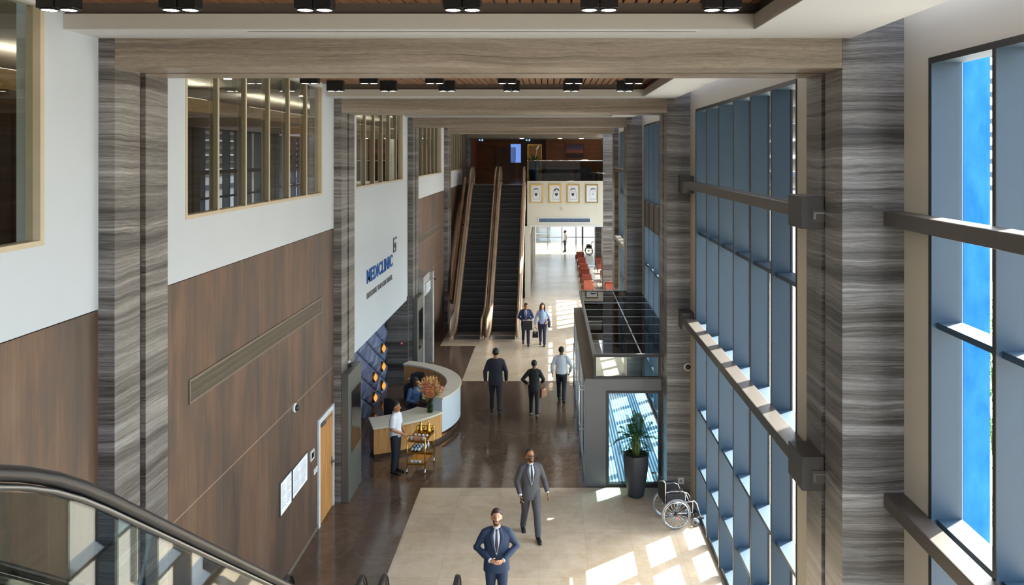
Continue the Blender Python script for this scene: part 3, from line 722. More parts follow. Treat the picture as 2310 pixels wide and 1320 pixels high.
# vase of flowers
vp = at_z(970, 930, .79); t = thing('flower_vase', 'tall glass vase of orange and straw-coloured flowers on the low reception counter', 'vase', (vp.x, vp.y, .79))
MB().lathe([(.075, 0), (.08, .01), (.082, .2), (.075, .36), (.072, .355), (.07, .02)], 20).build('glass', 'glass_vase', t)
MB().lathe([(.068, .015), (.07, .25)], 16).build('water', 'water_green', t)
MB().lathe([(.083, .21), (.088, .215), (.088, .235), (.083, .24)], 20).build('band', 'dark_frame', t)
rr = random.Random(5)
stems, fl1, fl2 = MB(), MB(), MB()
for i in range(58):
    an = rr.uniform(0, 2*pi); r = rr.uniform(.05, .42)*(.65+.35*rr.random()); h = rr.uniform(.52, .95)-r*.35
    tip = V((r*cos(an), r*sin(an), h)); mid = V((r*.25*cos(an), r*.25*sin(an), h*.62))
    stems.tube([(0.02*cos(an), .02*sin(an), .1), mid, tip], [.004, .004, .003], 5)
    if i % 2:
        d = (tip-mid).normalized()
        for k in range(12):
            a = an+k*2.4; o = V((cos(a), sin(a), .3*sin(k)))*.035
            c_ = tip-d*.022*k+o*.5; p_ = (o+d*.02).normalized(); s_ = p_.cross(d).normalized()*.022; fl1.add([c_-p_*.012, c_+s_+p_*.018, c_+p_*.075, c_-s_+p_*.018], [(0, 1, 2, 3)], False); fl1.add([c_-p_*.01, c_+d*.022+p_*.025, c_+p_*.07, c_-d*.022+p_*.025], [(0, 1, 2, 3)], False)
    else:
        d = (tip-mid).normalized()
        for k in range(9):
            e = tip+d*(.02+.012*k)-d*.08; a = k*2.1; o = V((cos(a), sin(a), .2))*(.07)
            fl2.add([e, e+o*.5+d*.02+V((.011, .008, 0)), e+o+d*.05, e+o*.5+d*.02-V((.011, .008, 0))], [(0, 1, 2, 3)], False)
stems.build('stems', 'stem_green', t); tag(fl1.build('blossoms', 'peach', t), kind='stuff'); tag(fl2.build('dry_blooms', 'straw', t), kind='stuff')
pp = at_z(991, 890, 1.13); t = thing('pink_flowers', 'small bunch of pink flowers on the end of the high counter', 'flowers', (pp.x, pp.y, 1.13))
MB().lathe([(.03, 0), (.035, .05), (.03, .08)], 12).build('glass', 'glass_vase', t)
m = MB(); s_ = MB()
for i in range(11):
    a = i*2.4; r = .02+.007*i; p = V((r*cos(a), r*sin(a), .17+.02*sin(i*1.7))); s_.tube([(0, 0, .03), p], .003, 5); m.ball(p, (.03, .03, .026), 8, 6)
s_.build('stems', 'stem_green', t); m.build('blossoms', 'rose', t)
def office_chair(p, rz, lab):
    t = thing('office_chair', lab, 'chair', p, rz)
    m = MB(); m.loft([(.44, .22, .21, 0, 0), (.47, .25, .24, 0, 0), (.51, .24, .23, 0, 0)], 20); m.build('seat', 'navy_fabric', t)
    m = MB(); m.prism([(-.2, .62), (.2, .62), (.23, .9), (.2, 1.08), (0, 1.12), (-.2, 1.08), (-.23, .9)], .2, .25, 'y'); m.build('backrest', 'black_fabric', t, bevel=.02)
    m = MB(); m.bar((0, .1, .45), (0, .24, .75), .06, .02); m.build('back_support', 'black_plastic', t)
    m = MB(); m.tube([(0, 0, .08), (0, 0, .44)], .025); m.build('gas_lift', 'steel', t)
    m = MB()
    for k in range(5):
        a = k*2*pi/5; m.bar((0, 0, .1), (.28*cos(a), .28*sin(a), .065), .04, .03)
    m.build('star_base', 'black_plastic', t)
    for k in range(5):
        a = k*2*pi/5; m = MB(); m.tube([(.28*cos(a)-.015, .28*sin(a), .03), (.28*cos(a)+.015, .28*sin(a), .03)], .03, 12); m.build('caster', 'rubber', t)
    return t
office_chair((-4.12, 22.55, 0), R(150), 'dark blue office chair inside the low end of the reception desk')
office_chair((-3.85, 24.85, 0), R(20), 'dark office chair tucked inside the far curve of the reception desk')
# ---------------------------------------------------------------- golden trolley
CTX, CTY, CW, CL = -3.12, 20.0, .44, .78
t = thing('tea_trolley', 'golden three-tier tea trolley in front of the reception desk', 'trolley', (CTX, CTY+CL/2, 0), R(-8), world=False)
hw, hl = CW/2, CL/2
for sx in (-1, 1):
    for sy in (-1, 1):
        m = MB(); m.tube([(sx*hw, sy*hl, .1), (sx*hw, sy*hl, .86)], .011, 8); m.build('post', 'gold', t)
        m = MB(); m.tube([(sx*hw-.012, sy*hl, .05), (sx*hw+.012, sy*hl, .05)], .05, 14); m.tube([(sx*hw, sy*hl, .05), (sx*hw, sy*hl, .12)], .012, 8); m.build('caster', 'silver', t)
for sy in (-1, 1):
    m = MB(); pts = [(-hw, sy*hl, .8), (-hw, sy*hl, .86), (-hw+.03, sy*hl, .9), (hw-.03, sy*hl, .9), (hw, sy*hl, .86), (hw, sy*hl, .8)]; m.tube(pts, .011, 8); m.build('handle', 'gold', t)
SH = (.20, .47, .74)
for z in SH:
    m = MB(); m.box(-hw, hw, -hl, hl, z, z+.012)
    for (a_, b_, c_, d_) in ((-hw, hw, -hl-.006, -hl+.006), (-hw, hw, hl-.006, hl+.006), (-hw-.006, -hw+.006, -hl, hl), (hw-.006, hw+.006, -hl, hl)): m.box(a_, b_, c_, d_, z+.012, z+.045)
    m.build('shelf', 'gold', t)
TM = Matrix.Translation((CTX, CTY+hl, 0)) @ Matrix.Rotation(R(-8), 4, 'Z')
def on(x, y, z): return tuple(TM @ V((x, y, z)))
def item(name, lab, cat, loc, prof, mat, group=None, n=16, extra=None):
    t = thing(name, lab, cat, loc, group=group); MB().lathe(prof, n).build('body', mat, t)
    if extra: extra(t)
    return t
def spout(t): 
    m = MB(); m.tube([(.05, 0, .1), (.1, 0, .16), (.125, 0, .2)], [.016, .012, .008], 8); m.build('spout', 'gold', t)
    m = MB(); m.tube([(-.04, 0, .18), (-.1, 0, .17), (-.1, 0, .09), (-.06, 0, .06)], .008, 8); m.build('handle', 'gold', t)
    MB().lathe([(.018, .265), (.01, .29), (.004, .33)], 10).build('finial', 'silver', t)
zt = SH[2]+.012
for x, w in ((-.07, 'left'), (.13, 'right')):
    item('coffee_pot', 'tall conical golden coffee pot on the trolley top, %s of the two' % w, 'pot', on(x, .24, zt), [(.06, 0), (.075, .03), (.06, .1), (.035, .2), (.03, .24), (.02, .27)], 'gold', 'coffee pots on the trolley', 16, spout)
for i in range(4):
    item('cup', 'upturned white cup in the front row on the trolley top, %s from the left' % ('first', 'second', 'third', 'fourth')[i], 'cup', on(-.14+.095*i, .02, zt), [(.04, 0), (.036, .03), (.024, .055)], 'white_gloss', 'white cups on the trolley')
for x, w in ((-.15, 'left'), (.14, 'right')):
    item('jar', 'small pale lidded jar at the trolley handle end, %s of the two' % w, 'jar', on(x, -.27, zt), [(.045, 0), (.05, .05), (.04, .09), (.015, .11)], 'pale_fabric', 'jars on the trolley')
b = tag(MB().box(-.085, .085, -.05, .05, 0, .1).build('wooden_box', 'terracotta', None, bevel=.006), 'orange wooden box between two pale jars on the trolley top', 'box'); b.location = on(0, -.27, zt)
zm = SH[1]+.012
for i, x in enumerate((-.14, -.06, .02)):
    for j in range(5):
        o = item('paper_cup', 'blue and white paper cup lying in the %s stack on the middle trolley shelf' % ('left', 'middle', 'right')[i], 'cup', on(x, -.28+.07*j, zm+.04), [(.028, 0), (.038, .085)], 'cup_blue' if j % 2 else 'white_gloss', 'paper cup stacks', 12)
        o.rotation_euler = (R(-90), 0, R(-8))
for k, (x, y) in enumerate(((.15, -.1), (.17, .05))):
    item('bottle', 'small white bottle on the middle trolley shelf, %s' % ('nearer one', 'farther one')[k], 'bottle', on(x, y, zm), [(.028, 0), (.03, .1), (.012, .14), (.012, .165)], 'white_gloss', 'bottles on the trolley')
zl = SH[0]+.012
for i in range(3):
    item('cup', 'white cup on the bottom trolley shelf, %s from the left' % ('first', 'second', 'third')[i], 'cup', on(-.13+.09*i, -.28, zl), [(.03, 0), (.04, .06), (.036, .06), (.028, .008)], 'white_gloss', 'cups on the bottom shelf')
# ---------------------------------------------------------------- entrance vestibule
t = thing('entrance_vestibule', 'glass-roofed grey metal entrance vestibule by the long window', 'vestibule', (1.9, 19.25, 0), world=True)
VX0, VX1, VY0, VY1, VZ = .81, 3.05, 19.25, 28.2, 2.45
m = MB(); m.box(VX0, 1.30, VY0, VY0+.12, 0, VZ); m.box(1.30, 2.53, VY0, VY0+.12, 2.17, VZ); m.box(2.53, VX1, VY0, VY0+.12, 0, VZ); m.build('front_panel', 'grey_metal', t)
m = MB()
for bx in ((1.29, 2.54, 2.13, 2.18), (1.29, 2.54, 0, .06), (1.29, 1.35, 0, 2.18), (2.48, 2.54, 0, 2.18)): m.box(bx[0], bx[1], VY0-.02, VY0+.08, bx[2], bx[3])
m.build('window_frame', 'dark_frame', t)
MB().box(1.35, 2.48, VY0+.03, VY0+.045, .06, 2.13).build('front_glass', 'glass_door', t)
m = MB(); zt = 3.01
m.box(1.0, VX1, VY0-.01, VY0+.07, VZ, VZ+.05); m.box(1.0, VX1, VY0-.01, VY0+.07, zt-.06, zt); m.box(1.0, 1.06, VY0-.01, VY0+.07, VZ, zt); m.box(2.48, 2.54, VY0-.01, VY0+.07, VZ, zt)
m.build('clerestory_frame', 'dark_frame', t)
MB().box(1.06, 2.48, VY0+.025, VY0+.035, VZ+.05, zt-.06).build('clerestory_glass', 'glass_rail', t)
m = MB(); m.box(1.0, 1.03, VY0, VY1, VZ, zt-.05); m.build('clerestory_side', 'glass_rail', t)
m = MB(); m.box(VX0, 1.02, VY0+.12, VY1, VZ-.12, VZ); m.build('side_ledge', 'spandrel_metal', t)
m = MB(); m.box(.98, 1.05, VY0, VY1, zt-.05, zt+.012); m.box(1.0, VX1, VY1-.06, VY1, zt-.05, zt+.01); m.box(1.0, VX1, VY0, VY0+.06, zt-.05, zt+.01); m.build('roof_edge', 'grey_metal', t)
n = 8; rows_ = [VY0+.06+(VY1-.06-VY0-.06)*i/n for i in range(n+1)]; xs = [1.05, 2.10, 3.05]
for i in range(n):
    for j in range(2): MB().box(xs[j]+.008, xs[j+1]-.008, rows_[i]+.008, rows_[i+1]-.008, zt-.02, zt-.004).build('roof_pane', 'glass_dark', t)
m = MB()
for y in rows_[1:-1]: m.box(1.05, 3.05, y-.009, y+.009, zt-.02, zt+.003)
m.box(2.085, 2.115, VY0+.06, VY1-.06, zt-.05, zt+.01); m.build('roof_bars', 'steel', t)
for k, (ya, yb) in enumerate(((19.5, 21.6), (21.6, 23.7), (23.7, 25.8), (25.8, 28.0))):
    m = MB(); 
    for (a, b, c, d) in ((ya, ya+.06, 0, VZ-.12), (yb-.06, yb, 0, VZ-.12), (ya, yb, 0, .08), (ya, yb, VZ-.22, VZ-.12)): m.box(VX0-.01, VX0+.05, a, b, c, d)
    o = m.build('sliding_door', 'steel', t)
    MB().box(VX0+.015, VX0+.027, ya+.06, yb-.06, .08, VZ-.22).build('glass', 'glass_clear', o)
    m = MB(); yh = yb-.18 if k % 2 == 0 else ya+.18
    m.tube([(VX0-.07, yh, .45), (VX0-.07, yh, 1.75)], .017, 10); m.bar((VX0-.07, yh, .6), (VX0, yh, .6), .02, .02); m.bar((VX0-.07, yh, 1.6), (VX0, yh, 1.6), .02, .02); m.build('handle', 'silver', o)
o = MB().box(1.1, 3.0, 19.5, 27.9, .001, .012).build('entrance_mat', 'entrance_mat'); tag(o, 'blue and pale ribbed entrance mat behind the vestibule glass', 'mat')
# ---------------------------------------------------------------- potted palm
pp = at_z(1434, 1117, 0); t = thing('potted_palm', 'leafy palm in a tall charcoal tapered pot before the vestibule glass', 'plant', (pp.x, pp.y-.05, 0))
m = MB(); m.lathe([(.155, 0), (.175, .02), (.225, .3), (.268, .62), (.282, .9), (.282, .945), (.255, .945), (.25, .88)], 32); m.build('pot', 'pot_charcoal', t)
MB().lathe([(.25, .87), (.245, .9)], 24).build('soil', 'soil', t)
rr = random.Random(11)
m = MB()
for i in range(120):
    a = rr.uniform(0, 2*pi); r = rr.uniform(.1, .27); p = V((r*cos(a), r*sin(a), .92+rr.uniform(0, .1))); d = V((cos(a+rr.uniform(-1, 1)), sin(a+rr.uniform(-1, 1)), rr.uniform(-.2, .7)))*.07; s = d.cross(V((0, 0, 1))).normalized()*.024
    m.add([p, p+d*.5+s, p+d, p+d*.5-s], [(0, 1, 2, 3)], False)
m.build('ground_cover', 'leaf_green', t)
m = MB()
for i in range(7):
    a = i*.9; m.tube([(.05*cos(a), .05*sin(a), .88), (.09*cos(a), .09*sin(a), 1.15), (.05*cos(a), .05*sin(a), 1.35)], [.03, .026, .02], 7)
m.build('stems', 'stem_green', t)
def frond(az, rise, L, droop):
    m = MB(); pts = []; n = 10
    for i in range(n+1):
        u = i/n; r = L*u*cos(rise)*(1-.15*u); z = 1.22+L*u*sin(rise)-droop*u*u*u; pts.append(V((r*cos(az), r*sin(az), z)))
    m.tube(pts, [.009*(1-.7*i/n) for i in range(n+1)], 6)
    for i in range(1, n*5):
        u = i/(n*5); k = u*n; a_ = int(min(k, n-1)); p = pts[a_].lerp(pts[a_+1], k-a_); d = (pts[a_+1]-pts[a_]).normalized()
        if u < .22: continue
        sd = d.cross(V((0, 0, 1))); sd = sd.normalized() if sd.length > .05 else V((-sin(az), cos(az), 0)); ln = .23*sin(pi*min(1, u*.8+.2))+.03
        for q in (-1, 1):
            tip = p+(sd*q*.8+d*.75).normalized()*ln+V((0, 0, -ln*.18)); w = d*.005; mid = p.lerp(tip, .45)+V((0, 0, .012))
            m.add([p, mid+w, tip, mid-w], [(0, 1, 2, 3)], False)
    return m
for i in range(21):
    az = i*2.4+rr.uniform(-.2, .2); f_ = i/20
    rise = R(84-f_*72+rr.uniform(-5, 5)); frond(az, rise, rr.uniform(.6, .72)*(1.1-.12*f_)*(.72 if sin(az) > .35 and f_ > .25 else 1), .06+.30*f_).build('frond', 'palm_green', t)
# ---------------------------------------------------------------- wheelchair (faces +X)
def wheelchair(loc, rz, lab):
    t = thing('wheelchair', lab, 'wheelchair', loc, rz, 'wheelchairs')
    Wd = .27
    for sy in (-1, 1):
        y = sy*(Wd+.02); m = MB(); N = 40
        m.tube([(.3*cos(2*pi*k/N), y, .305+.29*sin(2*pi*k/N)) for k in range(N)], .016, 8, closed=True); w = m.build('wheel', 'tyre_grey', t)
        m = MB(); m.tube([(.276*cos(2*pi*k/N), y, .305+.268*sin(2*pi*k/N)) for k in range(N)], .008, 6, closed=True); m.build('rim', 'silver', w)
        m = MB(); m.tube([(.262*cos(2*pi*k/N), y+sy*.035, .305+.256*sin(2*pi*k/N)) for k in range(N)], .009, 6, closed=True); m.build('push_rim', 'silver', w)
        m = MB(); 
        for k in range(18):
            a = 2*pi*k/18; m.tube([(.03*cos(a+.3), y-.012*(k % 2), .305+.03*sin(a+.3)), (.275*cos(a), y, .305+.267*sin(a))], .0028, 5)
        m.build('spokes', 'silver', w)
        m = MB(); m.tube([(0, y-.03, .305), (0, y+.03, .305)], .03, 12); m.build('hub', 'black_plastic', w)
        m = MB(); m.box(.02, .08, y-sy*.02-.004, y-sy*.02+.004, .2, .235); m.build('reflector', 'orange_plastic', w)
        y = sy*Wd*.86
        m = MB(); m.tube([(.43, y-.014, .085), (.43, y+.014, .085)], .085, 20); c = m.build('caster', 'tyre_grey', t)
        m = MB(); m.tube([(.43, y-.018, .085), (.43, y+.018, .085)], .03, 10); m.tube([(.43, y+.02, .085), (.4, y+.02, .2), (.38, y, .24)], .01, 8); m.build('fork', 'black_plastic', c)
        y = sy*Wd*.8
        m = MB(); m.tube([(-.2, y, .28), (-.2, y, .92), (-.24, y, .97), (-.33, y, .98)], .012, 8)
        m.tube([(-.2, y, .49), (.42, y, .51), (.47, y, .45), (.55, y, .18)], .012, 8); m.tube([(-.2, y, .3), (.38, y, .28), (.38, y, .5)], .011, 8)
        m.tube([(-.2, y, .72), (-.1, y, .74), (.14, y, .74), (.22, y, .7), (.3, y, .52)], .012, 8); m.build('side_frame', 'silver', t)
        m = MB(); m.tube([(-.25, y, .975), (-.36, y, .98)], .018, 10); m.build('push_handle', 'rubber', t)
        m = MB(); m.box(-.12, .17, y-.025, y+.025, .745, .775); m.build('armrest', 'black_plastic', t, bevel=.01)
        m = MB(); m.box(-.17, .2, y-.006, y+.006, .5, .7); m.build('side_guard', 'black_fabric', t)
        m = MB(); m.box(.5, .64, y*.62-.06, y*.62+.06, .13, .15); m.tube([(.55, y, .18), (.56, y*.8, .145)], .01, 8); m.build('footrest', 'black_plastic', t)
    m = MB(); m.box(-.2, .24, -.215, .215, .485, .525); m.build('seat', 'black_fabric', t, bevel=.015)
    m = MB(); m.box(-.215, -.18, -.215, .215, .52, .94); m.build('backrest', 'black_fabric', t, bevel=.015)
    m = MB(); m.bar((-.05, -.2, .3), (-.05, .2, .47), .02, .02); m.bar((.05, .2, .3), (.05, -.2, .47), .02, .02); m.build('cross_brace', 'steel', t)
    return t
wheelchair((2.50, 17.32, 0), R(11), 'black folding wheelchair on the cream floor at the foot of the blue window')
# ---------------------------------------------------------------- far end: mezzanine, portraits, passage
FY = 44.25
fw = structure(thing('wall_far', world=True))
m = MB(); m.box(-1.18, 2.80, FY, FY+.3, 3.80, 6.17); m.box(-1.3, -1.02, FY, FY+.3, 0, 3.8); m.build('fascia', 'cream_paint', fw)
m = MB(); m.box(-4.7, -1.18, FY+.3, FY+.5, 0, F2-.2); m.build('lower_panel', 'brown_panel', fw)
MB().box(-1.05, 2.78, FY-.02, FY+.05, 3.76, 3.84).build('lintel_trim', 'white_gloss', fw)
structure(MB().box(-4.9, 2.8, FY+.02, 47, 5.75, F2).box(-4.9, 5.2, 47, 58.2, 5.75, F2).build('floor_mezzanine', 'dark_marble'))
structure(MB().box(-4.9, 2.8, FY+.3, 47, 3.8, 3.9).box(-4.9, 5.2, 47, 66, 3.80, 3.9).build('ceiling_passage', 'ceiling_paint'))
structure(MB().box(-4.9, 5.2, 48.2, 58.2, 8.58, 8.75).build('ceiling_mezzanine', 'ceiling_paint'))
bw = structure(thing('wall_back', world=True))
MB().box(-5, -2.1, 57.0, 57.2, F2, 8.6).build('timber_panel', 'wall_wood', bw); MB().box(-2.1, 0.02, 57.02, 57.2, F2, 8.6).build('dark_panel', 'dark_wood', bw)
MB().box(-.25, 5.2, 56.6, 57.2, F2, 8.6).build('timber_panel', 'wall_wood', bw)
structure(MB().box(-5.2, -4.9, 47.0, 57.2, F2, 8.6).build('wall_side', 'wall_wood')); structure(MB().box(5.0, 5.2, 57.0, 66, 0, 8.6).build('wall_side', 'wall_wood'))
structure(MB().box(-3.7, -2.3, 56.93, 57.03, F2, 8.05).build('door_3', 'dark_wood'))
t = thing('glass_balustrade', 'glass balustrade with pale handrail on the mezzanine edge above the portraits', 'railing', (1.6, FY+.1, 6.17), world=True)
MB().box(-1.15, 2.78, FY+.1, FY+.115, 6.1, 7.22).build('glass', 'glass_mezz', t); m = MB(); m.tube([(-1.2, FY+.11, 7.24), (2.78, FY+.11, 7.24)], .03, 10); m.build('handrail', 'silver', t)
def far_thing(name, lab, cat, loc, **k): return thing(name, lab, cat, loc, world=True, **k)
p0, p1 = at_y(1152, 325, 56.95), at_y(1175, 367, 56.95)
t = far_thing('wall_screen', 'glowing pale blue upright screen on the dark mezzanine wall', 'screen', (p0.x, 56.95, p1.z))
MB().box(p0.x-.03, p1.x+.03, 56.94, 57.0, p1.z-.03, p0.z+.03).build('casing', 'black_plastic', t); MB().box(p0.x, p1.x, 56.93, 56.945, p1.z, p0.z).build('display', 'screen_blue', t)
p0, p1 = at_y(1275, 325, 56.55), at_y(1318, 357, 56.55)
t = far_thing('wall_picture', 'dusky sunset picture in a dark frame on the mezzanine wood wall', 'picture', (p0.x, 56.55, p1.z))
MB().box(p0.x, p1.x, 56.55, 56.61, p1.z, p0.z).build('frame', 'dark_wood', t); MB().box(p0.x+.07, p1.x-.07, 56.54, 56.56, p1.z+.07, p0.z-.07).build('print', 'sunset_print', t)
p0, p1 = at_y(1190, 326, 56.55), at_y(1222, 404, 56.55)
t = far_thing('wall_frame', 'tall golden picture frame behind the mezzanine plant', 'picture', (p0.x, 56.55, p1.z)); m = MB()
for (a, b, c, d) in ((p0.x, p1.x, p0.z-.06, p0.z), (p0.x, p0.x+.06, p1.z, p0.z), (p1.x-.06, p1.x, p1.z, p0.z)): m.box(a, b, 56.54, 56.61, c, d)
m.build('frame', 'gold', t); MB().box(p0.x, p1.x, 56.585, 56.605, p1.z, p0.z).build('panel', 'door_wood', t)
for px, w in ((1085, 'left'), (1191, 'right')):
    p = at_y(px, 316, 48.4); t = far_thing('exit_sign', 'small hanging teal exit sign with running figure and arrow, %s of the two' % w, 'sign', (p.x, 48.4, p.z), group='exit signs')
    MB().box(p.x-.17, p.x+.17, 48.37, 48.41, p.z-.09, p.z+.09).build('plate', 'exit_blue', t)
    m = MB(); f_ = lambda *q: m.prism([(p.x+a, p.z+b) for a, b in q], 48.355, 48.372, 'y')
    f_((-.13, 0), (-.08, .05), (-.08, .02), (-.02, .02), (-.02, -.02), (-.08, -.02), (-.08, -.05))
    f_((.04, -.06), (.06, -.06), (.08, 0), (.11, -.05), (.13, -.04), (.1, .04), (.05, .03)); f_((.09, .045), (.115, .045), (.115, .07), (.09, .07)); m.build('pictogram', 'exit_glow', t)
    m = MB(); m.tube([(p.x, 48.39, p.z+.09), (p.x, 48.39, 8.6)], .008, 6); m.build('rod', 'steel', t)
for i, px in enumerate((1180, 1262, 1308)):
    p = at_z(px, 313.5, 8.57); t = thing('mezzanine_downlight', 'small warm ceiling spot over the mezzanine, %s from the left' % ('first', 'second', 'third')[i], 'light', (p.x, 52.5, 8.575), group='mezzanine spots')
    MB().lathe([(.16, -.015), (.16, .01)], 16).build('ring', 'white_matt', t); MB().lathe([(.13, -.022), (.13, -.016)], 16).build('lamp', 'spot_on', t)
p = at_y(1205, 403, 46.5); t = thing('potted_plant', 'green plant in a tall dark blue pot on the mezzanine', 'plant', (p.x, 46.5, F2))
MB().lathe([(.2, 0), (.24, .1), (.3, .8), (.3, 1.12), (.26, 1.12)], 20).build('pot', 'pot_blue', t)
m = MB(); rr = random.Random(2)
for i in range(60):
    a = rr.uniform(0, 2*pi); e_ = rr.uniform(.2, 1.3); L = rr.uniform(.35, .75); d = V((cos(a)*cos(e_), sin(a)*cos(e_), sin(e_))); s = d.cross(V((0, 0, 1))).normalized()*.05; b_ = V((0, 0, 1.08))
    m.add([b_, b_+d*L*.5+s, b_+d*L+V((0, 0, -.12)), b_+d*L*.5-s], [(0, 1, 2, 3)], False)
m.build('leaves', 'leaf_green', t)
m = MB(); m.ball((.18, -.1, 1.95), (.05, .05, .16), rot=Matrix.Rotation(.6, 3, 'Y')); m.tube([(0, 0, 1.1), (.16, -.09, 1.85)], .01, 6); m.build('flower', 'white_gloss', t)
def sofa(x, y, w, lab):
    t = thing('sofa', lab, 'sofa', (x, y, F2), group='mezzanine sofas')
    MB().box(-w/2, w/2, -.4, .4, .1, .42).build('seat', 'grey_fabric', t, bevel=.04); MB().box(-w/2, w/2, -.42, -.22, .3, .85).build('backrest', 'grey_fabric', t, bevel=.05)
    for s in (-1, 1): MB().box(s*w/2-.09, s*w/2+.09, -.4, .4, .1, .6).build('armrest', 'grey_fabric', t, bevel=.04)
    for sx in (-1, 1):
        for sy in (-1, 1): MB().box(sx*(w/2-.1)-.03, sx*(w/2-.1)+.03, sy*.32-.03, sy*.32+.03, 0, .1).build('leg', 'dark_frame', t)
    return t
sofa(.55, 48.5, 1.5, 'grey sofa behind the mezzanine glass, beside the blue pot'); sofa(1.98, 48.9, .9, 'pale grey armchair behind the mezzanine glass, below the sunset picture')
t = thing('side_table', 'low dark round table behind the mezzanine glass at its right end', 'table', (2.6, 46.2, F2)); m = MB(); m.lathe([(.45, .55), (.45, .6)], 24); m.build('tabletop', 'steel', t); MB().lathe([(.2, 0), (.05, .05), (.05, .55)], 14).build('leg', 'dark_frame', t)
c_ = MB().box(-.2, .2, -.06, .06, 0, .4).build('cushion', 'pale_fabric', None, bevel=.05); c_.location = (.95, 48.45, F2+.425); c_.rotation_euler = (R(-15), 0, 0); tag(c_, 'pale lilac cushion on the grey mezzanine sofa', 'cushion')
# portraits
for i, px in enumerate((1210.5, 1252.5, 1293.5, 1335)):
    a, b = at_y(px-14, 416, FY), at_y(px+14, 457.5, FY); cx_, cz_, w, h = (a.x+b.x)/2, (a.z+b.z)/2, b.x-a.x, a.z-b.z
    t = thing('portrait', 'gold-framed ink portrait of a man in a headcloth, %s of four' % ('leftmost', 'second from left', 'third from left', 'rightmost')[i], 'picture', (cx_, FY-.01, cz_), group='framed portraits')
    m = MB(); fw_ = .05
    for (x0, x1, z0, z1) in ((-w/2, w/2, h/2-fw_, h/2), (-w/2, w/2, -h/2, -h/2+fw_), (-w/2, -w/2+fw_, -h/2, h/2), (w/2-fw_, w/2, -h/2, h/2)): m.box(x0, x1, -.03, .012, z0, z1)
    m.build('frame', 'gold', t); MB().box(-w/2+.02, w/2-.02, -.012, .01, -h/2+.02, h/2-.02).build('sheet', 'paper', t)
    k = .09*(i % 2)-.03
    def blob(mt, pts, y=-.016, nm='drawing'):
        m = MB(); m.prism([(x+k, z) for x, z in pts], y, y+.004, 'y'); return m.build(nm, mt, t)
    blob('ink_grey', [(-.17, -.3), (.2, -.3), (.19, -.02), (.15, .22), (.05, .3), (-.08, .29), (-.15, .18), (-.18, -.05)], -.0145, 'headcloth')
    blob('paper', [(-.16, -.28), (.18, -.28), (.165, 0), (.13, .2), (.04, .27), (-.07, .26), (-.13, .15), (-.16, -.05)], -.0165, 'headcloth_light')
    blob('ink', [(-.12, .2), (.13, .23), (.135, .27), (-.115, .25)] if i != 1 else [(-.13, .1), (-.1, .22), (.02, .27), (.12, .22), (.14, .12), (.02, .22)], -.019, 'headband')
    q = [(-.055, .09), (-.02, .1), (-.02, .115), (-.06, .11)]; blob('ink', q, -.019, 'eye'); blob('ink', [(x+.1, z) for x, z in q], -.019, 'eye'); blob('ink_grey', [(-.004, .04), (.02, .04), (.006, .1)], -.0185, 'nose')
    if i < 3: blob('ink', [(-.078, .05), (-.07, -.06), (-.03, -.125), (.02, -.135), (.07, -.07), (.085, .05), (.06, .02), (.035, .028), (.005, .02), (-.03, .028), (-.055, .015)], -.019, 'beard'); blob('paper', [(-.022, -.03), (.03, -.03), (.024, -.012), (-.018, -.012)], -.021, 'mouth')
    else: blob('ink_grey', [(-.05, .0), (.05, .0), (.04, -.07), (-.04, -.07)], -.019, 'beard')
p0, p1 = at_y(1214, 491, FY), at_y(1333, 503, FY)
t = far_thing('wall_grille', 'long pale ventilation grille below the four portraits', 'vent', (p0.x, FY, p1.z)); m = MB()
for (a, b, c, d) in ((p0.x, p1.x, p0.z-.04, p0.z), (p0.x, p1.x, p1.z, p1.z+.04), (p0.x, p0.x+.04, p1.z, p0.z), (p1.x-.04, p1.x, p1.z, p0.z)): m.box(a, b, FY-.03, FY+.01, c, d)
m.build('frame', 'white_gloss', t); MB().box(p0.x, p1.x, FY-.01, FY+.004, p1.z, p0.z).build('backing', 'far_dark', t)
m = MB(); n = 60
for i in range(n): x = p0.x+.05+(p1.x-p0.x-.1)*i/(n-1); m.box(x-.006, x+.006, FY-.02, FY-.005, p1.z+.03, p0.z-.03)
m.build('slats', 'cup_blue', t)
p = at_y(1267, 471, FY); t = far_thing('wall_plate', 'small pale wall plate between the portraits and the grille', 'plate', (p.x, FY, p.z)); MB().box(p.x-.06, p.x+.06, FY-.02, FY+.01, p.z-.08, p.z+.08).build('cover', 'pale_fabric', t)
# passage
structure(MB().box(-1.35, -1.08, FY+.3, 65.6, 0, 3.8).build('wall_passage', 'cream_paint'))
structure(MB().box(-1.09, -1.04, 45.5, 53.5, 0, 3.0).build('trim_3', 'brown_panel'))
structure(MB().box(3.25, 3.75, 60, 61.2, 0, 3.8).build('column', 'vein_stone'))
g = structure(thing('window_20', world=True)); m = MB(); gy = 65.6
for x in (-1.1, -.15, .95, 2.05, 2.55, 4.0): m.box(x-.04, x+.04, gy, gy+.08, 0, 3.8)
for z in (.06, 1.1, 2.3, 3.7): m.box(-1.1, 4.0, gy, gy+.06, z-.03, z+.03)
m.build('frame', 'silver', g); MB().box(-1.1, 4.0, gy+.03, gy+.04, 0, 3.8).build('glass', 'glass_clear', g)
MB().box(2.5, 2.62, gy-.04, gy+.1, 0, 3.8).build('post', 'dark_frame', g)
structure(MB().box(-6, 8, 73.6, 74, 0, 6).build('wall_lobby', 'far_white'))
t = far_thing('shelf_unit', 'white display shelf glimpsed behind the far glass', 'shelf', (-.5, 72.5, 0)); m = MB()
for z in (.05, .7, 1.35, 2.0): m.box(-1.3, 0.1, 72.4, 72.9, z, z+.05)
for x in (-1.3, .05): m.box(x, x+.05, 72.4, 72.9, 0, 2.05)
m.build('frame', 'silver', t); MB().box(-1.3, .1, 72.88, 72.92, 0, 2.05).build('back', 'far_white', t)
